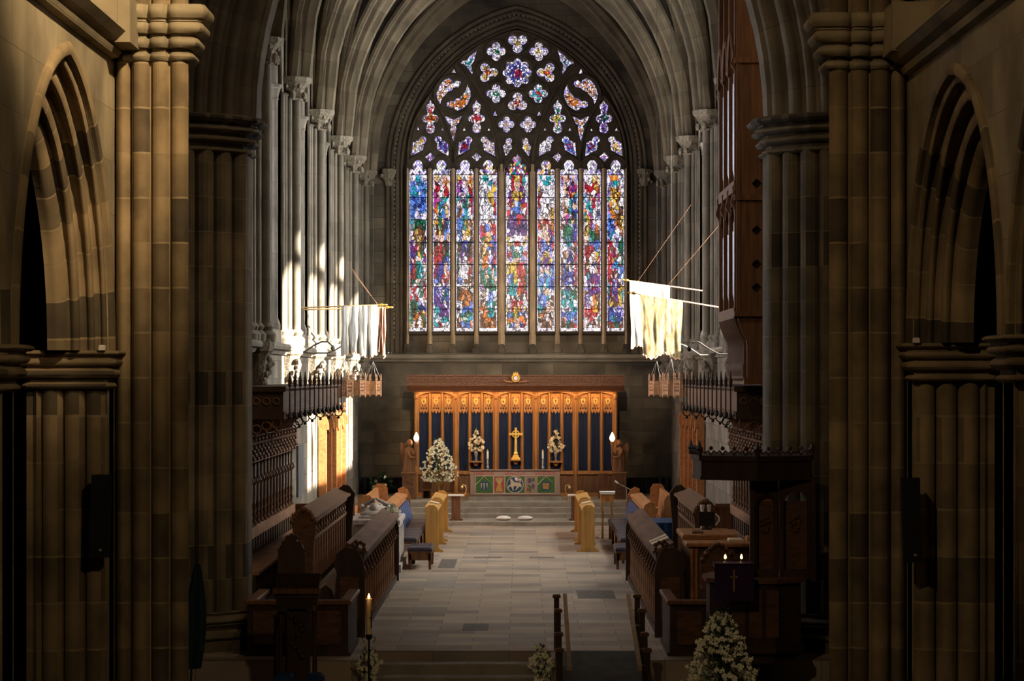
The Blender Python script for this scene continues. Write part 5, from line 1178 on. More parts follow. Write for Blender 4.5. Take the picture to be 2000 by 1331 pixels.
# ---- tomb
t = thing('tomb', 'grey stone tomb chest with arcaded side and recumbent effigy, left of the benches', 'tomb', (-2.45, 43.0, 0))
b = MB(); b.bx(-2.86, -2.02, 42.3, 44.1, .12, .84); b.bx(-2.94, -1.96, 42.2, 44.2, 0, .14); b.bev(-2.92, -1.98, 42.22, 44.2, .84, .93, .02); child(b, 'chest', 'marb', t)
for k in range(5): b = MB(); y = 42.38 + k * .34; b.prism([(y, .18), (y + .26, .18), (y + .26, .6), (y + .13, .76), (y, .6)], 'x', -2.02, -1.995); child(b, 'arcade_panel', 'marb', t)
b = MB(); b.ball((-2.45, 42.62, 1.0), (.26, .16, .08), 12, 8); b.bev(-2.72, -2.18, 42.45, 42.85, .93, .99, .03); child(b, 'pillow', 'marb', t, smooth=True)
b = MB(); ctr = (-2.45, 0, 0)
b.ball((-2.45, 42.66, 1.10), (.10, .13, .11), 12, 8); b.ball((-2.45, 42.64, 1.22), (.02, .03, .03), 6, 5)
rows = []
for y, w_, h in ((42.78, .07, .10), (42.86, .22, .16), (43.0, .26, .22), (43.2, .24, .21), (43.45, .22, .20), (43.7, .22, .17), (43.95, .2, .17), (44.08, .16, .2), (44.14, .12, .05)):
    rows.append([(-2.45 + w_ * math.cos(PI * j / 10), y, .93 + h * math.sin(PI * j / 10)) for j in range(11)])
b.grid(rows)
for q in (-1, 1): b.pipe([(-2.45 + q * .22, 42.92, 1.08), (-2.45 + q * .24, 43.15, 1.12), (-2.45 + q * .06, 43.1, 1.22), (-2.45 + q * .01, 43.0, 1.26)], [.05, .045, .035, .02], 8)
for k in range(7): b.pipe([(-2.45 + (k - 3) * .06, 43.3, 1.145 - .012 * abs(k - 3)), (-2.45 + (k - 3) * .055, 44.0, 1.10 - .012 * abs(k - 3))], .014, 5)
child(b, 'effigy', 'marb', t, smooth=True)
bouquet('tomb_flowers', 'small bunch of white flowers on the edge of the stone tomb', (-2.12, 42.55, .93), .26, .13, 34, 30, .05, 'petal', 31)
# ---- carved wooden reading desk left, lattice front
t = thing('carved_lectern', 'carved wooden lectern with pierced panel standing beside the tomb', 'lectern', (-2.95, 41.8, 0))
b = MB(); b.bx(-3.06, -2.74, 41.76, 41.80, 1.02, 1.40); child(b, 'reading_panel', 'oakv', t)
for k in range(7): b = MB(); b.bx(-2.99 + k * .035, -2.975 + k * .035, 41.74, 41.76, 1.04, 1.16); child(b, 'lattice_bar', 'oakm', t)
b = MB(); b.lathe([(.16, 0), (.16, .05), (.06, .1), (.03, .2), (.05, .4), (.03, .5), (.03, .9), (.06, 1.0)], (-2.92, 41.8, 0), 10); child(b, 'lectern_post', 'oakd', t, smooth=True)
b = MB()
for k in range(10): b.ball((-3.03 + .05 * math.cos(k * 1.3), 41.73, 1.1 + .03 * k), .028, 6, 4)
child(b, 'carving', 'oakd', t)
# ---- right side extras
t = thing('small_lectern', 'light oak lectern on four legs behind the right cushioned bench near the altar', 'lectern', (2.0, 51.5, 0))
xl = px(1186.5, 0, 51)[0]; Y = 51.0
z = lambda y: EYE.z - (y - 735) * Y / F
b = MB(); b.prism([(xl - .165, z(961)), (xl + .165, z(961)), (xl + .15, z(966)), (xl - .15, z(966))], 'y', Y - .05, Y + .3); child(b, 'paper_top', 'white', t, label='white sheets on the sloping top')
b = MB(); b.prism([(xl - .15, z(966)), (xl + .15, z(966)), (xl + .13, z(982)), (xl - .13, z(982))], 'y', Y, Y + .3); b.bx(xl - .15, xl + .13, Y - .02, Y + .3, z(968), z(966)); b.bx(xl - .12, xl + .12, Y - .03, Y + .28, z(982), z(968)); child(b, 'desk_box', 'oakl', t)
b = MB(); b.pipe([(xl + .03 * math.cos(k * PI / 5), Y - .035, z(976) + .035 * math.sin(k * PI / 5)) for k in range(10)], .006, 4, closed=True); child(b, 'emblem', 'red', t)
for q in (-1, 1):
    for yy in (Y + .02, Y + .24): b = MB(); b.bx(xl + q * .1 - .018, xl + q * .1 + .018, yy, yy + .036, 0, z(982)); child(b, 'leg', 'oakl', t)
t = thing('microphone_stand', 'thin microphone boom stand rising beside the small lectern, right', 'microphone', (2.6, 50.5, 0)); Y = 51.3
p = lambda x, y: (px(x, y, Y)[0], Y, px(x, y, Y)[1])
b = MB(); b.lathe([(.13, 0), (.13, .02), (.02, .03)], (p(1224, 0)[0], Y, 0), 10); child(b, 'stand_base', 'black', t)
b = MB(); b.pipe([(p(1224, 0)[0], Y, 0), p(1224, 955)], .009, 6); child(b, 'stand_pole', 'steel', t)
b = MB(); b.pipe([p(1237, 960), p(1206, 944)], .009, 6); child(b, 'boom', 'steel', t)
b = MB(); b.pipe([p(1207, 944.5), p(1201, 940)], [.016, .022], 8); child(b, 'microphone_head', 'white', t)
t = thing('cloth_table', 'small table under a dark blue cloth behind the right front choir desk', 'table', (2.75, 41.2, 0))
b = MB(); b.bx(2.35, 2.85, 41.0, 42.4, .91, .94); child(b, 'table_top', 'oakd', t)
for x in (2.38, 2.78):
    for y in (41.03, 42.33): b = MB(); b.bx(x, x + .04, y, y + .04, 0, .91); child(b, 'leg', 'oakd', t)
b = MB(); n = 14; lo = []; hi = []; mi = []
ring_ = [(2.33 + .54 * i / n, 40.98) for i in range(n)] + [(2.87, 40.98 + 1.44 * i / n) for i in range(n)] + [(2.87 - .54 * i / n, 42.42) for i in range(n)] + [(2.33, 42.42 - 1.44 * i / n) for i in range(n + 1)]
for i, (x, y) in enumerate(ring_):
    w_ = .02 * math.sin(i * 1.7); cx, cy = 2.6, 41.7; d = math.hypot(x - cx, y - cy); hi.append((x, y, .95)); mi.append((x + (x - cx) / d * (.01 + w_), y + (y - cy) / d * (.01 + w_), .5)); lo.append((x + (x - cx) / d * (.03 + w_), y + (y - cy) / d * (.03 + w_), .08))
b.grid([hi, mi, lo]); b.add([(2.33, 40.98, .95), (2.87, 40.98, .95), (2.87, 42.42, .95), (2.33, 42.42, .95)], [(0, 1, 2, 3)])
tag(b.build('table_cloth', 'blue', None, smooth=True, fix=False), 'dark blue cloth hanging to the floor over the small table, right choir', 'cloth')
# ================================================================ organ, pulpit, banners, coronae, foreground
t = thing('organ_case', 'tall dark carved organ case with silver pipes high on the right choir wall', 'organ', (3.5, 32, 3.3))
OX, OY0, OY1 = 3.0, 31.9, 34.5
hl = [[(OX + .27 + .05 * math.cos(k * PI / 6) * (1 + .25 * (k % 3 == 0)), z + .05 * math.sin(k * PI / 6) * (1 + .25 * (k % 3 == 0))) for k in range(12)] for z in (6.0, 5.38, 4.93, 4.62)]
hl += [[(OX + .40, z), (OX + .44, z), (OX + .44, z + .3), (OX + .40, z + .3)] for z in (4.35, 4.75, 5.1)]
plate('side_panel', [(OX, 4.25), (4.0, 4.25), (4.0, 9.5), (OX, 9.5)], hl, .06, .004, lambda u, z, wd: (u, OY0 + wd, z), 'oakv', t)
b = MB()
for z in (4.24, 5.78, 7.6): b.bx(OX - .03, 4.0, OY0 - .07, OY0 + .02, z, z + .07)
b.bx(OX, OX + .05, OY0 - .05, OY0, 4.3, 9.5); b.build('side_moulding', 'oakv', t)
b = MB(); b.bx(OX + .16, OX + .20, OY0 + .03, OY1, 4.25, 9.5); b.bx(OX + .2, 4.0, OY0 + .08, OY0 + .12, 4.25, 9.5); b.build('inner_panel', 'oakd', t)
for z0_, z1_ in ((4.22, 4.36), (5.9, 6.05)): b = MB(); b.bx(OX - .03, OX + .1, OY0, OY1, z0_, z1_); b.build('case_rail', 'oakv', t)
for y in (OY0 + .02, OY0 + .85, OY0 + 1.7, OY1 - .1):
    b = MB(); b.bx(OX - .02, OX + .12, y, y + .1, 4.3, 9.4)
    for z in (5.66, 7.5): b.prism([(OX - .02, z), (OX - .07, z + .1), (OX - .04, z + .2), (OX - .05, z + .3), (OX - .02, z + .35)], 'y', y + .02, y + .08)
    b.build('case_post', 'oakv', t)
k = 0
for a, (z0, z1) in enumerate(((4.36, 5.9), (6.05, 7.9))):
    for i in range(18):
        y = OY0 + .18 + i * .132
        if (i % 6) == 5: continue
        b = MB(); h = z1 - .25 - .12 * abs((i % 6) - 2); b.lathe([(.012, z0), (.045, z0 + .2), (.045, h)], (OX + .06, y, 0), 8); b.build('pipe', 'pipe' if 'pipe' in M else 'steel', t, smooth=True)
for i in range(3):
    b = MB(); y = OY0 + .12 + i * .82
    for k in range(10): b.pipe([(OX, y + .37 + .30 * math.cos(PI * k / 9), 5.62 + .18 * math.sin(PI * k / 9)), (OX, y + .37 + .22 * math.cos(PI * k / 9), 5.72 + .18 * math.sin(PI * k / 9))], .02, 4)
    b.build('carved_head', 'oakv', t); b = MB()
    b.pipe([(OX - .03, y + .37 + .36 * math.cos(PI * k / 11), 7.55 + .5 * math.sin(PI * k / 11)) for k in range(12)], .03, 5)
    b.build('arched_moulding', 'oakv', t)
# corbelled lower part
cv = [(OX, 4.25), (OX + .02, 4.15), (OX + .07, 4.02), (OX + .12, 3.93), (OX + .13, 3.84), (OX + .13, 3.42)]
b = MB(); b.prism([(p[0] + .02, p[1]) for p in cv] + [(4.0, 3.40), (4.0, 4.25)], 'y', OY0, OY1); b.build('corbel', 'oakv', t)
b = MB(); b.pipe([(p[0] - .01, OY0 + .08, p[1]) for p in cv], .024, 6); b.ball((OX + .11, OY0 + .08, 3.42), .04, 6, 4); b.lathe([(.03, 3.42), (.02, 3.5), (.035, 3.56), (.02, 3.62)], (OX + .11, OY0 + .08, 0), 6); r_ = b.build('corbel_rib', 'oakv', t, smooth=True)
for k in range(1, 12): inst(r_, t, 0, k * .215, 0)
b = MB(); b.bx(OX + .10, 4.0, OY0 - .04, OY1, 3.34, 3.42); b.build('base_moulding', 'oakv', t)
# ---------------------------------------------------------------- pulpit
YP = 28.6
t = thing('pulpit', 'dark carved oak pulpit with cornered tester, standing before the right choir arch pier', 'pulpit', (2.95, YP, -.5))
def poly(sc, cx=2.96, cy=29.0): return [(cx + (x - 2.96) * sc, cy + (y - 29.0) * sc) for x, y in ((2.30, 28.75), (2.94, 28.42), (3.60, 28.72), (3.68, 29.25), (3.4, 29.75), (2.45, 29.75), (2.24, 29.3))]
b = MB(); b.prism(poly(1.0), 'z', 2.24, 2.44); b.prism(poly(1.04), 'z', 2.44, 2.50); b.prism(poly(1.02), 'z', 2.21, 2.25); b.build('tester', 'oakd', t)
b = MB(); P7 = poly(1.03)
for i in (6, 0, 1, 2):
    a = Vector((*P7[i], 2.5)); c = Vector((*P7[(i + 1) % 7], 2.5)); n = 5
    for k in range(n):
        p0 = a + (c - a) * (k / n); p1 = a + (c - a) * ((k + 1) / n); pm = (p0 + p1) / 2
        b.pipe([p0 + Vector((0, 0, .01)), p0 * .75 + p1 * .25 + Vector((0, 0, .06)), pm + Vector((0, 0, .03)), p0 * .25 + p1 * .75 + Vector((0, 0, .06)), p1 + Vector((0, 0, .01))], .012, 5); b.ball(tuple(p0 + Vector((0, 0, .09))), .026, 6, 4)
b.build('tester_cresting', 'oakd', t)
for i in (0, 1, 2, 6):
    b = MB(); x, y = P7[i]; b.lathe([(.03, 2.5), (.03, 2.56), (.045, 2.58), (.02, 2.62), (.004, 2.68)], (x, y, 0), 6); b.build('tester_finial', 'oakd', t)
for x0, x1 in ((2.92, 3.22), (3.24, 3.62)):
    hl = [[(x, z) for x, z in arch_line(1, 1.1, 0, None, 6)]]
    c = (x0 + x1) / 2; hw = (x1 - x0) / 2 - .05
    plate('back_panelling', [(x0, 1.02), (x1, 1.02), (x1, 2.24), (x0, 2.24)], [[(c + x, z) for x, z in arch_line(hw, hw * 1.15, 1.92, 1.14, 6)]], .07, .008, lambda u, z, wd: (u, 28.78 + wd, z), 'oakd', t)
    b = MB(); b.bx(x0 + .02, x1 - .02, 28.84, 28.87, 1.05, 1.95); o = b.build('back_field', 'oak', t)
    b = MB()
    for k in range(12): b.ball((c + .07 * math.cos(k * 2.4) * (k / 12) ** .5, 28.83, 1.68 + .09 * math.sin(k * 2.4)), .022, 5, 4)
    b.build('carved_roundel', 'oak', o)
b = MB(); b.prism([(2.93, 1.92), (3.22, 1.92), (3.22, 2.2), (2.93, 2.2)], 'y', 28.86, 28.88); b.build('light_spandrel', 'oakm', t)
b = MB(); b.bx(2.88, 2.94, 28.7, 28.8, 1.0, 2.24); b.bx(3.60, 3.66, 28.7, 28.8, 1.0, 2.24); b.build('pulpit_post', 'oakd', t)
def pb(sc, dx=0): return [(2.93 + (x - 2.93) * sc, 28.9 + (y - 28.9) * sc) for x, y in ((2.37, 28.62), (2.60, 28.36), (3.15, 28.36), (3.50, 28.62), (3.50, 29.3), (3.2, 29.5), (2.5, 29.5), (2.37, 29.2))]
b = MB(); b.prism(pb(.96), 'z', .20, 1.0); b.prism(pb(1.03), 'z', .18, .27); b.prism(pb(.88), 'z', .05, .18); b.build('pulpit_body', 'oakd', t)
b = MB(); b.prism(pb(1.04), 'z', 1.0, 1.05); b.build('pulpit_rim', 'oakv', t)
for x in (2.64, 2.84, 3.04): b = MB(); b.bx(x, x + .15, 28.37, 28.385, .36, .92); b.build('body_panel', 'oak', t)
b = MB(); b.lathe([(.45, -.5), (.45, -.4), (.22, -.3), (.2, -.1), (.35, .08)], (2.93, 28.95, 0), 8); b.build('pulpit_stem', 'oakd', t)
b = MB(); b.bx(2.42, 2.86, 28.14, 28.5, 1.20, 1.24); b.bx(2.6, 2.68, 28.3, 28.4, 1.05, 1.2); b.build('book_rest', 'oakd', t)
b = MB(); b.bx(2.41, 2.87, 28.12, 28.135, .82, 1.255); b.bx(2.41, 2.87, 28.12, 28.5, 1.243, 1.256); pf = tag(b.build('pulpit_fall', 'purple', None), 'dark purple cloth with gold cross hanging over the pulpit bookrest', 'cloth')
b = MB(); b.bx(2.625, 2.645, 28.11, 28.122, .93, 1.19); b.bx(2.59, 2.68, 28.11, 28.122, 1.09, 1.11); b.build('gold_cross', 'gold', pf)
for x, lab in ((2.55, 'small lit light on the left of the pulpit bookrest'), (2.74, 'small lit light on the right of the pulpit bookrest')):
    c = thing('pulpit_candle', lab, 'candle', (x, 28.3, 1.256), 'pulpit candles'); b = MB(); b.lathe([(.02, 1.256), (.012, 1.27), (.012, 1.30)], (x, 28.3, 0), 8); b.build('candle_holder', 'brass', c); b = MB(); b.lathe([(.010, 1.30), (.016, 1.315), (.012, 1.335), (.002, 1.355)], (x, 28.3, 0), 8); b.build('flame', 'flame', c, smooth=True)
# ---------------------------------------------------------------- organ console and its clutter
t = thing('organ_console', 'oak organ console with pale worn top behind the right clergy box', 'console', (2.9, 33, 0))
b = MB(); b.bx(2.42, 3.5, 32.3, 32.36, .1, 1.16); b.bx(2.42, 2.48, 32.36, 34.2, .1, 1.2); b.build('console_case', 'oakv', t)
b = MB(); b.bev(2.36, 3.55, 32.24, 32.9, 1.16, 1.21, .015); b.bev(2.36, 3.1, 32.9, 34.3, 1.22, 1.28, .015); b.build('console_top', 'oakm', t)
for x in (2.56, 2.98): b = MB(); b.bx(x, x + .34, 32.28, 32.31, .3, 1.05); b.build('console_panel', 'oak', t)
for x in (2.44, 2.50): b = MB(); b.lathe([(.03, .1), (.02, .2), (.03, .5), (.02, .9), (.03, 1.14)], (x, 32.27, 0), 6); b.build('console_shaft', 'oakm', t)
def slab(name, x0, x1, y0, y1, z0, z1, mat, lab, cat, grp=None):
    b = MB(); b.bev(x0, x1, y0, y1, z0, z1, min(.01, (z1 - z0) / 3)); return tag(b.build(name, mat, None), lab, cat, grp)
t = thing('screen', 'small black screen with white back standing on the organ console', 'screen', (2.76, 34.0, 1.28))
b = MB(); b.bx(2.66, 2.88, 34.0, 34.02, 1.33, 1.53); b.build('screen_panel', 'black', t); b = MB(); b.bx(2.70, 2.84, 33.96, 34.1, 1.28, 1.295); b.bx(2.76, 2.79, 34.0, 34.02, 1.29, 1.34); b.build('screen_foot', 'black', t)
b = MB(); b.pipe([(2.90, 34.03, 1.34), (2.95, 34.04, 1.40), (2.95, 34.04, 1.45), (2.90, 34.05, 1.50)], .012, 6); b.build('screen_arm', 'white', t)
for k, (x, y, lab) in enumerate(((2.72, 34.15, 'left one of two clear glasses beside the screen on the console'), (2.82, 34.15, 'right one of two clear glasses beside the screen on the console'))):
    b = MB(); b.lathe([(.022, 1.28), (.03, 1.36), (.02, 1.5), (.035, 1.62)], (x, y + .02, 0), 10); tag(b.build('glass_tumbler', 'white', None, smooth=True), lab, 'glass', 'console glasses')
slab('book', 2.95, 3.15, 32.45, 32.75, 1.211, 1.25, 'paper', 'thick pale book lying on the low part of the organ console top', 'book')
slab('music_box', 3.2, 3.45, 32.5, 32.8, 1.211, 1.28, 'oakm', 'wooden box on the right part of the organ console', 'box')
slab('leather_folder', 2.50, 2.66, 33.1, 33.5, 1.281, 1.31, 'oakv', 'brown folder lying near the left edge of the console', 'folder')
t = thing('carved_chair', 'dark carved armchair with arched back and lion crest in front of the organ console', 'chair', (2.75, 31.5, 0))
b = MB(); b.prism([(2.52, .5), (2.52, 1.0), (2.56, 1.12), (2.66, 1.2), (2.75, 1.23), (2.84, 1.2), (2.94, 1.12), (2.98, 1.0), (2.98, .5)], 'y', 31.75, 31.80); bk = b.build('backrest', 'oak', t)
b = MB()
for k in range(9): b.ball((2.54 + .42 * k / 8, 31.74, 1.03 + .2 * math.sin(PI * k / 8)), .032, 6, 4)
b.build('carved_crest', 'oakv', bk)
b = MB(); b.bx(2.5, 3.0, 31.3, 31.8, .42, .47); b.build('seat', 'oak', t)
for x in (2.5, 2.95):
    for y in (31.3, 31.75): b = MB(); b.lathe([(.03, 0), (.02, .1), (.03, .3), (.025, .42)], (x + .025, y + .02, 0), 7); b.build('leg', 'oak', t)
    b = MB(); b.bx(x, x + .05, 31.3, 31.78, .66, .70); b.bx(x + .01, x + .04, 31.31, 31.35, .47, .66); b.build('armrest', 'oak', t)
b = MB(); b.ball((2.62, 30.35, .515), (.13, .09, .05), 10, 6); b.bx(2.5, 2.74, 30.3, 30.42, .461, .49); tag(b.build('folded_cloth', 'white', None, smooth=True), 'white folded cloth lying on the seat inside the right clergy box', 'cloth')
b = MB(); b.bev(2.45, 2.6, 34.95, 35.15, .481, .54, .02); tag(b.build('red_cushion', 'red', None), 'small red cushion on the front bench, right side', 'cushion')
# ---------------------------------------------------------------- banners
def banner(lab, s, Y, xw, xo, zw, zo, cl0, cl1, drop, mat, seed, tie, cord=True, skew=.0):
    # pole from the wall (xw, zw) to its free end (xo, zo); the cloth hangs between fractions cl0 and cl1
    t = thing('banner', lab, 'banner', (xw, Y, zw), 'old banners')
    P0 = Vector((xw, Y, zw)); P1 = Vector((xo, Y, zo)); d = P1 - P0
    b = MB(); b.pipe([P0, P1], .014, 8); b.build('pole', 'rail' if s < 0 else 'flag3', t, smooth=True)
    b = MB(); b.ball(tuple(P1), (.05, .03, .03), 8, 6); b.ball(tuple(P1 + d.normalized() * .08), (.04, .02, .02), 8, 6); b.build('pole_finial', 'gold', t, smooth=True)
    q = random.Random(seed); ph = [q.uniform(0, 6) for _ in range(4)]; nu, nv = 60, 30; rows = []
    for j in range(nv + 1):
        v = j / nv; row = []
        for i in range(nu + 1):
            u = i / nu; p = P0 + d * (cl0 + (cl1 - cl0) * (u if v == 0 else (u - .5) * (1 - skew * v) + .5))
            amp = (.010 + .026 * v) * (1.25 if s < 0 else .75)
            y = p.y - .02 + amp * ((.9 * math.sin(u * 26 + ph[0] + v * .8) + .5 * math.sin(u * 47 + ph[1] - v)) * (1 if s < 0 else .25) + 1.1 * noise.noise((u * 5, v * 2.2, seed * 3.1)) + .25 * noise.noise((u * 14, v * 5, seed * 7.7)))
            z = p.z - drop * v * (1 + .05 * math.sin(u * 9 + ph[3]) + (.10 * u if v == 1 else 0)) - (.02 * math.sin(u * 60) if j == nv else 0)
            row.append((p.x + .015 * math.sin(v * 7 + u * 12 + ph[1]) * v, y, z))
        rows.append(row)
    b = MB(); b.grid(rows); b.build('cloth', mat, t, smooth=True, fix=False)
    b = MB(); low = rows[-1]; b.pipe([low[i] for i in range(0, nu + 1, 2)], .014, 5); b.build('fringe', 'flag3', t)
    for tx, tz, f in tie:
        b = MB(); pp = P0 + d * f; b.pipe([tuple(pp), (tx, Y + .05, tz)], .003, 4); b.build('cord', 'oakv', t)
def pz(y, Y): return EYE.z - (y - 735) * Y / F
Y = 46.6; xo = px(757, 0, Y)[0]; xw = -4.6
banner('left wall banner, wider pale tattered cloth with folds', -1, Y, xw, px(745, 0, Y)[0], pz(603, Y), pz(596, Y), .62, .965, .90, 'flag1', 1, [(px(672, 0, Y)[0], pz(510, Y), .97)])
banner('left wall banner, narrow rose cloth at the free end of its pole', -1, Y + .25, xw, px(757, 0, Y + .35)[0], pz(606, Y), pz(600, Y), .90, .985, .86, 'flag3', 2, [(px(668, 0, Y)[0], pz(500, Y), .93)])
Y = 50.0
banner('right wall banner, farther one with white cloth reaching lower', 1, Y, 4.6, px(1224, 0, Y)[0], pz(577, Y), pz(548, Y), .60, .975, 1.28, 'flag1', 3, [(px(1378, 0, Y)[0] - .3, pz(400, Y), .9)], True, .08)
Y = 45.6
banner('right wall banner, nearer one with wrinkled old gold cloth', 1, Y, 4.8, px(1238, 0, Y)[0], pz(616, Y), pz(573, Y), .63, .955, 1.05, 'flag2', 4, [(3.9, pz(440, Y), .82)], True, .12)
# ---------------------------------------------------------------- coronae hanging along the stalls
def corona(lab, x, Y, r, zc, first=[None]):
    if first[0] is None:
        t = thing('hanging_corona', lab, 'light fitting', (x, Y, zc), 'hanging coronae'); z0, z1 = zc - .14, zc + .14
        for k in range(8):
            a = PI / 8 + k * PI / 4; a2 = a + PI / 4; p = Vector((x + r * math.cos(a), Y + r * math.sin(a), 0)); p2 = Vector((x + r * math.cos(a2), Y + r * math.sin(a2), 0)); dd = p2 - p
            L_ = dd.length; hl = [[(L_ / 2 + qx + .012 * math.cos(i * PI / 3), qz + .02 * math.sin(i * PI / 3)) for i in range(6)] for qx in (-.035, 0, .035) for qz in (-.07, -.01, .05)]
            low = [(L_ * i / 6, -.14 - (.03 if i % 2 else 0)) for i in range(7)]
            plate('pierced_panel', low + [(L_, .12), (0, .12)], hl, .012, .001, lambda u, z, wd: tuple(p + dd / L_ * u + Vector((0, 0, zc + z)) + Vector((-dd.y, dd.x, 0)) / L_ * wd), 'cope', t)
            b = MB(); b.lathe([(.006, -.2), (.014, -.17), (.012, -.14), (.012, .14), (.02, .15), (.012, .17), (.014, .2), (.003, .27)], (p.x, p.y, zc), 6); b.build('pinnacle', 'cope', t)
            if k % 2 == 0: b = MB(); b.pipe([(p.x, p.y, zc + .14), (x, Y, zc + .52)], .004, 4); b.build('chain', 'steel', t)
        b = MB(); b.pipe([(x, Y, zc + .5), (x, Y, ZC + g((3.9 - abs(x)) / 3.9) + .3)], .003, 4); b.build('hanging_rod', 'iron', t)
        first[0] = t; t['p'] = 0; del t['p']; corona.base = (x, Y, zc); return t
    bx_, by_, bz_ = corona.base
    return dup(first[0], (x - bx_, Y - by_, zc - bz_), lab)
for lab, pxx, Yc in (('copper coloured openwork corona hanging at left, farthest along the stalls', 729, 49.6), ('copper coloured openwork corona hanging at left, middle one', 697, 45.2), ('copper coloured openwork corona hanging at left, nearest the stall canopy', 671, 42.4),
                     ('copper coloured openwork corona hanging at right, farthest along the stalls', 1283, 48.8), ('copper coloured openwork corona hanging at right, middle one', 1311, 44.6), ('copper coloured openwork corona hanging at right, nearest the stall canopy', 1334, 42.3)):
    corona(lab, px(pxx, 0, Yc)[0], Yc, .17, pz(756, Yc))
# ---------------------------------------------------------------- iron lamp brackets, box speaker
for lab, pts, Y in (('curved dark iron bracket above the left canopy, nearer one', ((583, 690), (598, 686), (613, 675), (628, 668), (640, 668), (650, 677)), 43.5), ('curved dark iron bracket above the left canopy, farther one', ((640, 690), (655, 684), (668, 676), (677, 674)), 47.0),
                    ('curved pale iron bracket above the right canopy, nearer one', ((1405, 692), (1385, 682), (1366, 669), (1352, 668), (1346, 678)), 42.0), ('curved pale iron bracket above the right canopy, farther one', ((1368, 694), (1350, 682), (1332, 673), (1318, 675), (1313, 683)), 47.0)):
    t = thing('iron_bracket', lab, 'bracket', (px(pts[0][0], 0, Y)[0], Y, pz(pts[0][1], Y)), 'iron brackets')
    b = MB(); q = [(px(x, 0, Y)[0], Y, pz(y, Y)) for x, y in pts]; q = [((-4.9 if pts[0][0] < 1000 else 4.9), Y, q[0][2])] + q; b.pipe(q, .016, 6); b.build('bracket_arm', 'iron' if pts[0][0] < 1000 else 'steel', t, smooth=True)
    b = MB(); b.lathe([(.02, .02), (.04, -.02), (.035, -.06), (.01, -.08)], q[-1], 8); b.build('lamp_socket', 'iron', t)
Y = 50.0; x0 = px(1316, 0, Y)[0]; x1 = px(1333, 0, Y)[0]; t = thing('wall_speaker', 'small black speaker box on the right wall string course beside the banners', 'speaker', ((x0 + x1) / 2, Y, pz(690, Y)), None)
b = MB(); b.bev(x0, x1, Y, Y + .25, pz(690, Y), pz(656, Y), .01); b.build('speaker_box', 'black', t); b = MB(); b.ball(((x0 + x1) / 2, Y - .005, pz(683, Y)), (.02, .01, .02), 8, 6); b.build('speaker_badge', 'white', t)
# column speakers on the nave responds
for s, a, c, y0, y1, lab in ((-1, 174, 214, 928, 1090, 'slim black column speaker tilted on the left nave respond'), (1, 1768, 1806, 934, 1100, 'slim black column speaker tilted on the right nave respond')):
    Y = 22.35; xa, xb_ = px(a, 0, Y)[0], px(c, 0, Y)[0]; z1, z0 = pz(y0, Y), pz(y1, Y); t = thing('column_speaker', lab, 'speaker', ((xa + xb_) / 2, Y, z0), 'column speakers'); sk = .03 * (-s)
    b = MB(); w_ = (xb_ - xa) - .02
    v = [(xa + dx + sk * zz_, yy, z0 + (z1 - z0) * zz_) for zz_ in (0, 1) for yy in (Y - .04 * zz_, Y + .14 - .04 * zz_) for dx in (0, w_)]
    b.add(v, [(0, 2, 3, 1), (4, 5, 7, 6), (0, 1, 5, 4), (2, 6, 7, 3), (0, 4, 6, 2), (1, 3, 7, 5)]); b.build('speaker_case', 'black', t)
    b = MB(); b.ball((xa + w_ * .6, Y - .005, z0 + .07), (.02, .008, .014), 8, 6); b.build('badge', 'steel', t)
    b = MB(); b.bx(xa + .06, xb_ - .06, Y + .12, Y + .5, (z0 + z1) / 2, (z0 + z1) / 2 + .05); b.build('wall_bracket', 'black', t)
# small boxes on the respond capitals
for s, xx, lab in ((-1, 200, 'small white box on top of the left respond capital'), (1, 1789, 'small white box on top of the right respond capital')):
    Y = 22.5; x = px(xx, 0, Y)[0]; zc = 3.69 if s < 0 else 3.76; slab('junction_box', x - .03, x + .03, Y - .03, Y + .03, zc + .001, zc + .05, 'white', lab, 'box')
# ---------------------------------------------------------------- teal flag on its stand
t = thing('furled_flag', 'furled teal and dark flag standing against the left crossing pier', 'flag', (-3.3, 25.9, -.5)); Y = 25.9
b = MB(); b.pipe([(-3.44, Y, -.45), (-3.33, Y, 1.55)], .012, 6); b.build('flag_pole', 'oakd', t); b = MB(); b.lathe([(.14, -.5), (.14, -.46), (.03, -.44), (.03, -.3)], (-3.44, Y, 0), 10); b.build('flag_stand', 'oakd', t)
rows = []
for j in range(13):
    v = j / 12; r = .02 + .075 * math.sin(PI * min(1, v * .75 + .02)) ; zc = 1.42 - 1.12 * v; xx = -3.335 - .05 * v
    rows.append([(xx + r * math.cos(k * PI / 12) * (1 + .35 * math.sin(k * PI / 12 * 5 + v)), Y + r * math.sin(k * PI / 12) * (1 + .35 * math.sin(k * 1.3)), zc) for k in range(25)])
b = MB(); b.grid(rows); b.build('flag_cloth', 'teal', t, smooth=True)
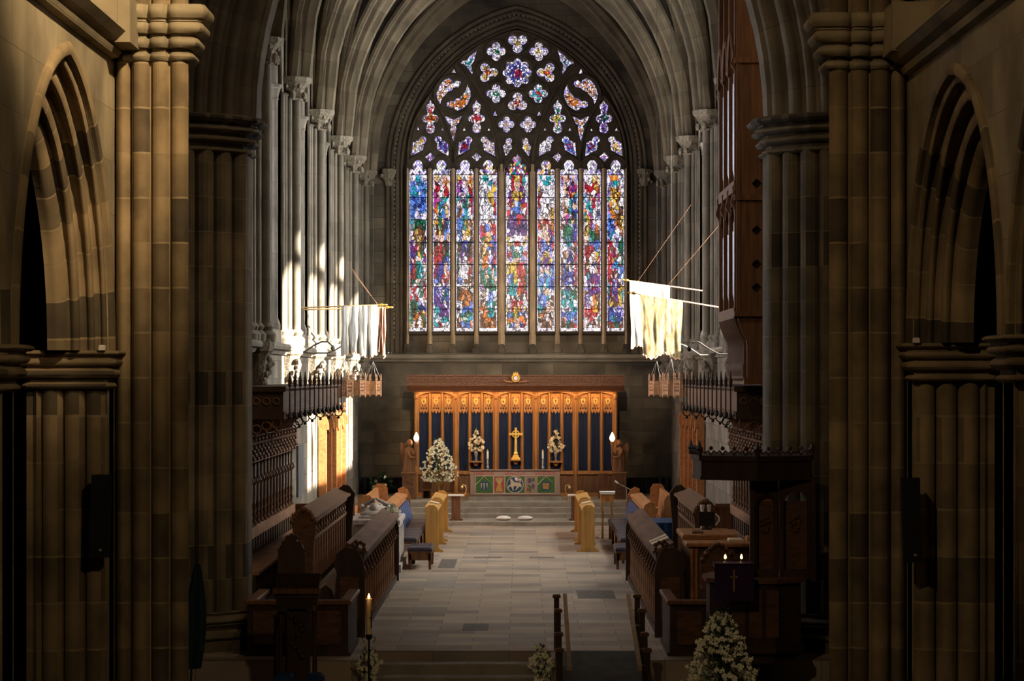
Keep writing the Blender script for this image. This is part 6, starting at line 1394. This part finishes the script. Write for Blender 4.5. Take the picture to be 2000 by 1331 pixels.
# ---------------------------------------------------------------- foreground: ramp rails, candle, flowers, lectern
for s, xp, xr, lab in ((0, .595, .70, 'left'), (1, 1.61, 1.50, 'right')):
    t = thing('ramp_balustrade', 'dark wooden posts with pale sloping handrail on the %s of the ramp' % lab, 'handrail', (xp, 29, -.5), 'ramp handrails')
    for Yp, zt_ in ((30.3, .70), (29.05, .64), (28.45, .42), (27.85, .30)):
        zb_ = 0 if Yp > 30.2 else -.5
        b = MB(); b.bx(xp - .033, xp + .033, Yp - .033, Yp + .033, zb_, zt_ - .04); p_ = b.build('newel_post', 'oakd', t)
        b = MB(); b.bev(xp - .05, xp + .05, Yp - .05, Yp + .05, zt_ - .045, zt_, .012); b.build('post_cap', 'oak', p_)
        b = MB(); b.pipe([(xp, Yp, zt_ - .2), (xr, Yp, zt_ - .2)], .006, 5); b.build('rail_bracket', 'steel', p_)
    b = MB(); v = [(xr + dx, yy, zz_ + dz) for yy, zz_ in ((30.3, .66), (27.35, .10)) for dx, dz in ((-.024, 0), (.024, 0), (.024, .05), (-.024, .05))]
    b.add(v, [(0, 1, 2, 3), (7, 6, 5, 4), (0, 4, 5, 1), (1, 5, 6, 2), (2, 6, 7, 3), (3, 7, 4, 0)]); b.build('handrail', 'rail', t)
Yc = 28.5; xc = px(720.5, 0, Yc)[0]; zc0, zc1 = pz(1241, Yc), pz(1170, Yc)
t = thing('paschal_candle', 'tall lit cream candle on a black iron scroll stand at the chancel steps', 'candle', (xc, Yc, -.5))
b = MB(); b.lathe([(.034, zc0), (.034, zc1 - .02), (.04, zc1), (.024, zc1 - .005)], (xc, Yc, 0), 12); b.build('candle', 'wax', t, smooth=True)
b = MB(); b.lathe([(.006, zc1), (.017, zc1 + .018), (.010, zc1 + .04), (.001, zc1 + .065)], (xc, Yc, 0), 8); b.build('flame', 'flame', t, smooth=True)
lamp('candle_light', 'POINT', (xc, Yc - .1, zc1 + .08), .5, (1, .5, .2), shadow_soft_size=.02)
b = MB(); b.bx(xc + .026, xc + .038, Yc - .03, Yc - .02, zc0 + .08, zc0 + .3); b.bx(xc + .01, xc + .05, Yc - .04, Yc - .03, zc0 + .2, zc0 + .215); b.build('candle_cross', 'oakd', t)
b = MB(); b.lathe([(.03, zc0 - .05), (.045, zc0), (.036, zc0 + .01), (.03, zc0 - .04)], (xc, Yc, 0), 10); b.pipe([(xc, Yc, zc0 - .04), (xc, Yc, -.38)], .012, 6)
for k in range(3): a = k * 2.1 + .5; b.pipe([(xc, Yc, -.3), (xc + .1 * math.cos(a), Yc + .1 * math.sin(a), -.36), (xc + .19 * math.cos(a), Yc + .19 * math.sin(a), -.49)], .012, 6)
b.build('iron_stand', 'iron', t)
b = MB()
for q in (-1, 1):
    for zz_ in (zc0 - .06, zc0 - .2): b.pipe([(xc + q * (.015 + .035 * (1 - math.cos(i * .55))) * (1 if i < 6 else .8), Yc, zz_ + .035 * math.sin(i * .55)) for i in range(9)], .004, 5)
b.build('iron_scrolls', 'iron', t)
def pot(x, y):
    def f(t):
        b = MB(); b.lathe([(.07, -.5), (.09, -.3), (.1, -.28), (.03, -.28)], (x, y, 0), 10); b.build('flower_pot', 'iron', t)
    return f
xf = px(722, 0, 29.0)[0]; bouquet('step_flowers', 'cream flower display at the left end of the chancel steps, behind the tall candle', (xf, 28.95, -.5), .56, .125, 120, 90, .04, 'petal', 41, pot(xf, 28.95), .12, lambda u: .75 + .45 * math.sin(u * 12) , 'step flowers')
xf = px(1061, 0, 29.0)[0] - .02; bouquet('step_flowers', 'cream flower display at the right end of the chancel steps, beside the handrail', (xf, 28.95, -.5), .56, .13, 120, 90, .04, 'petal', 42, pot(xf, 28.95), .12, lambda u: .75 + .45 * math.sin(u * 12), 'step flowers')
xf = px(1408, 0, 26.4)[0]
def stnd2(t):
    b = MB(); b.lathe([(.2, -.5), (.2, -.46), (.03, -.42), (.03, -.2), (.12, -.15), (.14, -.08)], (xf, 26.4, 0), 10); b.build('pedestal', 'iron', t, smooth=True)
bouquet('pedestal_flowers', 'large white and green flower arrangement in the right foreground before the pulpit', (xf, 26.4, -.5), .98, .40, 420, 420, .036, 'petal', 43, stnd2, .38, lambda u: (1 - u) ** .62 * (.75 + .35 * min(1, u * 6)) * 1.05 + .04)
# tall lectern left foreground
Yl = 27.0; xl = px(580, 0, Yl)[0]; t = thing('tall_lectern', 'very dark carved oak lectern with open sloping desk in the left foreground', 'lectern', (xl, Yl, -.5))
z = lambda y: pz(y, Yl)
b = MB(); b.bx(xl - .27, xl + .26, Yl - .05, Yl + .02, z(1160), z(1150)); b.build('front_ledge', 'oakv', t)
b = MB(); b.prism([(Yl, z(1158)), (Yl + .3, z(1125)), (Yl + .3, z(1135)), (Yl, z(1170))], 'x', xl - .25, xl + .24); b.build('desk_board', 'oakd', t)
b = MB(); b.bx(xl - .24, xl + .23, Yl + .02, Yl + .06, z(1185), z(1158)); b.bx(xl - .20, xl + .19, Yl, Yl + .2, z(1195), z(1183)); b.build('desk_front', 'oakd', t)
b = MB(); b.pipe([(xl - .16, Yl + .3, z(1148)), (xl - .12, Yl + .32, z(1140)), (xl, Yl + .33, z(1132)), (xl + .12, Yl + .32, z(1140)), (xl + .16, Yl + .3, z(1148))], .012, 6); b.bx(xl - .16, xl + .16, Yl + .31, Yl + .33, z(1130), z(1126)); b.build('book_stop', 'iron', t)
b = MB(); b.prism([(xl - .11, Yl), (xl + .10, Yl), (xl + .14, Yl + .12), (xl + .10, Yl + .24), (xl - .11, Yl + .24), (xl - .15, Yl + .12)], 'z', -.4, z(1190)); b.prism([(xl - .3, Yl - .15), (xl + .3, Yl - .15), (xl + .3, Yl + .4), (xl - .3, Yl + .4)], 'z', -.5, -.38); b.build('lectern_column', 'oakd', t)
for q in (-1, 1): b = MB(); b.lathe([(.03, -.38), (.02, -.2), (.03, .1), (.02, .5), (.03, z(1196))], (xl + q * .19, Yl + .1, 0), 7); b.build('corner_shaft', 'oakd', t)
b = MB()
for k in range(10): b.ball((xl + .06 * math.cos(k), Yl - .01, .3 + .05 * k), (.04, .03, .04), 6, 4)
b.build('carved_foliage', 'oakd', t)
for a, c, lab in ((538, 572, 'blue topped kneeler stool at the lectern foot, left one'), (598, 632, 'blue topped kneeler stool at the lectern foot, right one')):
    Y = 26.5; x0, x1 = px(a, 0, Y)[0], px(c, 0, Y)[0]; zt_ = pz(1316, Y); t = thing('kneeler_stool', lab, 'stool', ((x0 + x1) / 2, Y, -.5), 'kneeler stools')
    b = MB(); b.bev(x0, x1, Y - .12, Y + .12, zt_ - .08, zt_, .03); b.build('cushion', 'blue', t, smooth=True)
    for x in (x0, x1 - .03):
        for y in (Y - .11, Y + .08): b = MB(); b.bx(x, x + .03, y, y + .03, -.5, zt_ - .08); b.build('leg', 'oakd', t)
t = thing('rail_post', 'narrow dark post with pale sloping ledge left of the tall lectern', 'post', (px(543, 0, 27.6)[0], 27.6, -.5)); x = px(543, 0, 27.6)[0]; z1 = pz(1205, 27.6)
b = MB(); b.bx(x - .04, x + .03, 27.56, 27.64, -.5, z1); b.build('post_body', 'oakd', t); b = MB(); b.prism([(x - .05, z1), (x + .02, z1 + .08), (x + .04, z1 + .06), (x - .03, z1 - .02)], 'y', 27.5, 27.68); b.build('sloping_ledge', 'rail', t)
# floor slabs with brass lettering, dark wall hangings in the far corners
for x0, x1, y0, y1, lab in ((1.03, 1.62, 37.3, 38.7, 'dark inscribed floor slab on the right of the choir floor'), (-1.35, -1.05, 43.2, 45.3, 'dark inscribed floor slab beside the left stool'), (-.75, -.22, 45.6, 45.85, 'narrow dark floor slab left of the choir centre line'), (.3, .78, 45.6, 45.85, 'narrow dark floor slab right of the choir centre line'), (-.65, -.30, 32.6, 33.5, 'worn dark floor slab near the front steps')):
    b = MB(); b.bx(x0, x1, y0, y1, 0.0, .003); tag(b.build('ledger_slab', 'ledger', None), lab, 'floor slab')
for s in (-1, 1):
    b = MB(); rows = []
    for z_ in (.2, .5, .84): rows.append([(s * (2.85 + 1.1 * i / 40), 61.88 + .02 * math.sin(i * 1.1), z_) for i in range(41)])
    b.grid(rows); tag(b.build('dark_curtain', 'black', None, smooth=True, fix=False), 'low dark curtain against the east wall in the %s corner' % LR[s], 'curtain')
# potted plants by the left corner
bouquet('potted_plant', 'dark green plant in the left corner before the curtain', (-3.35, 60.9, .43), .45, .32, 4, 160, .07, 'petal', 51, lambda t: MB().lathe([(.1, .43), (.14, .6), (.15, .62), (.05, .62)], (-3.35, 60.9, 0), 10).build('flower_pot', 'iron', t) and None, .1)
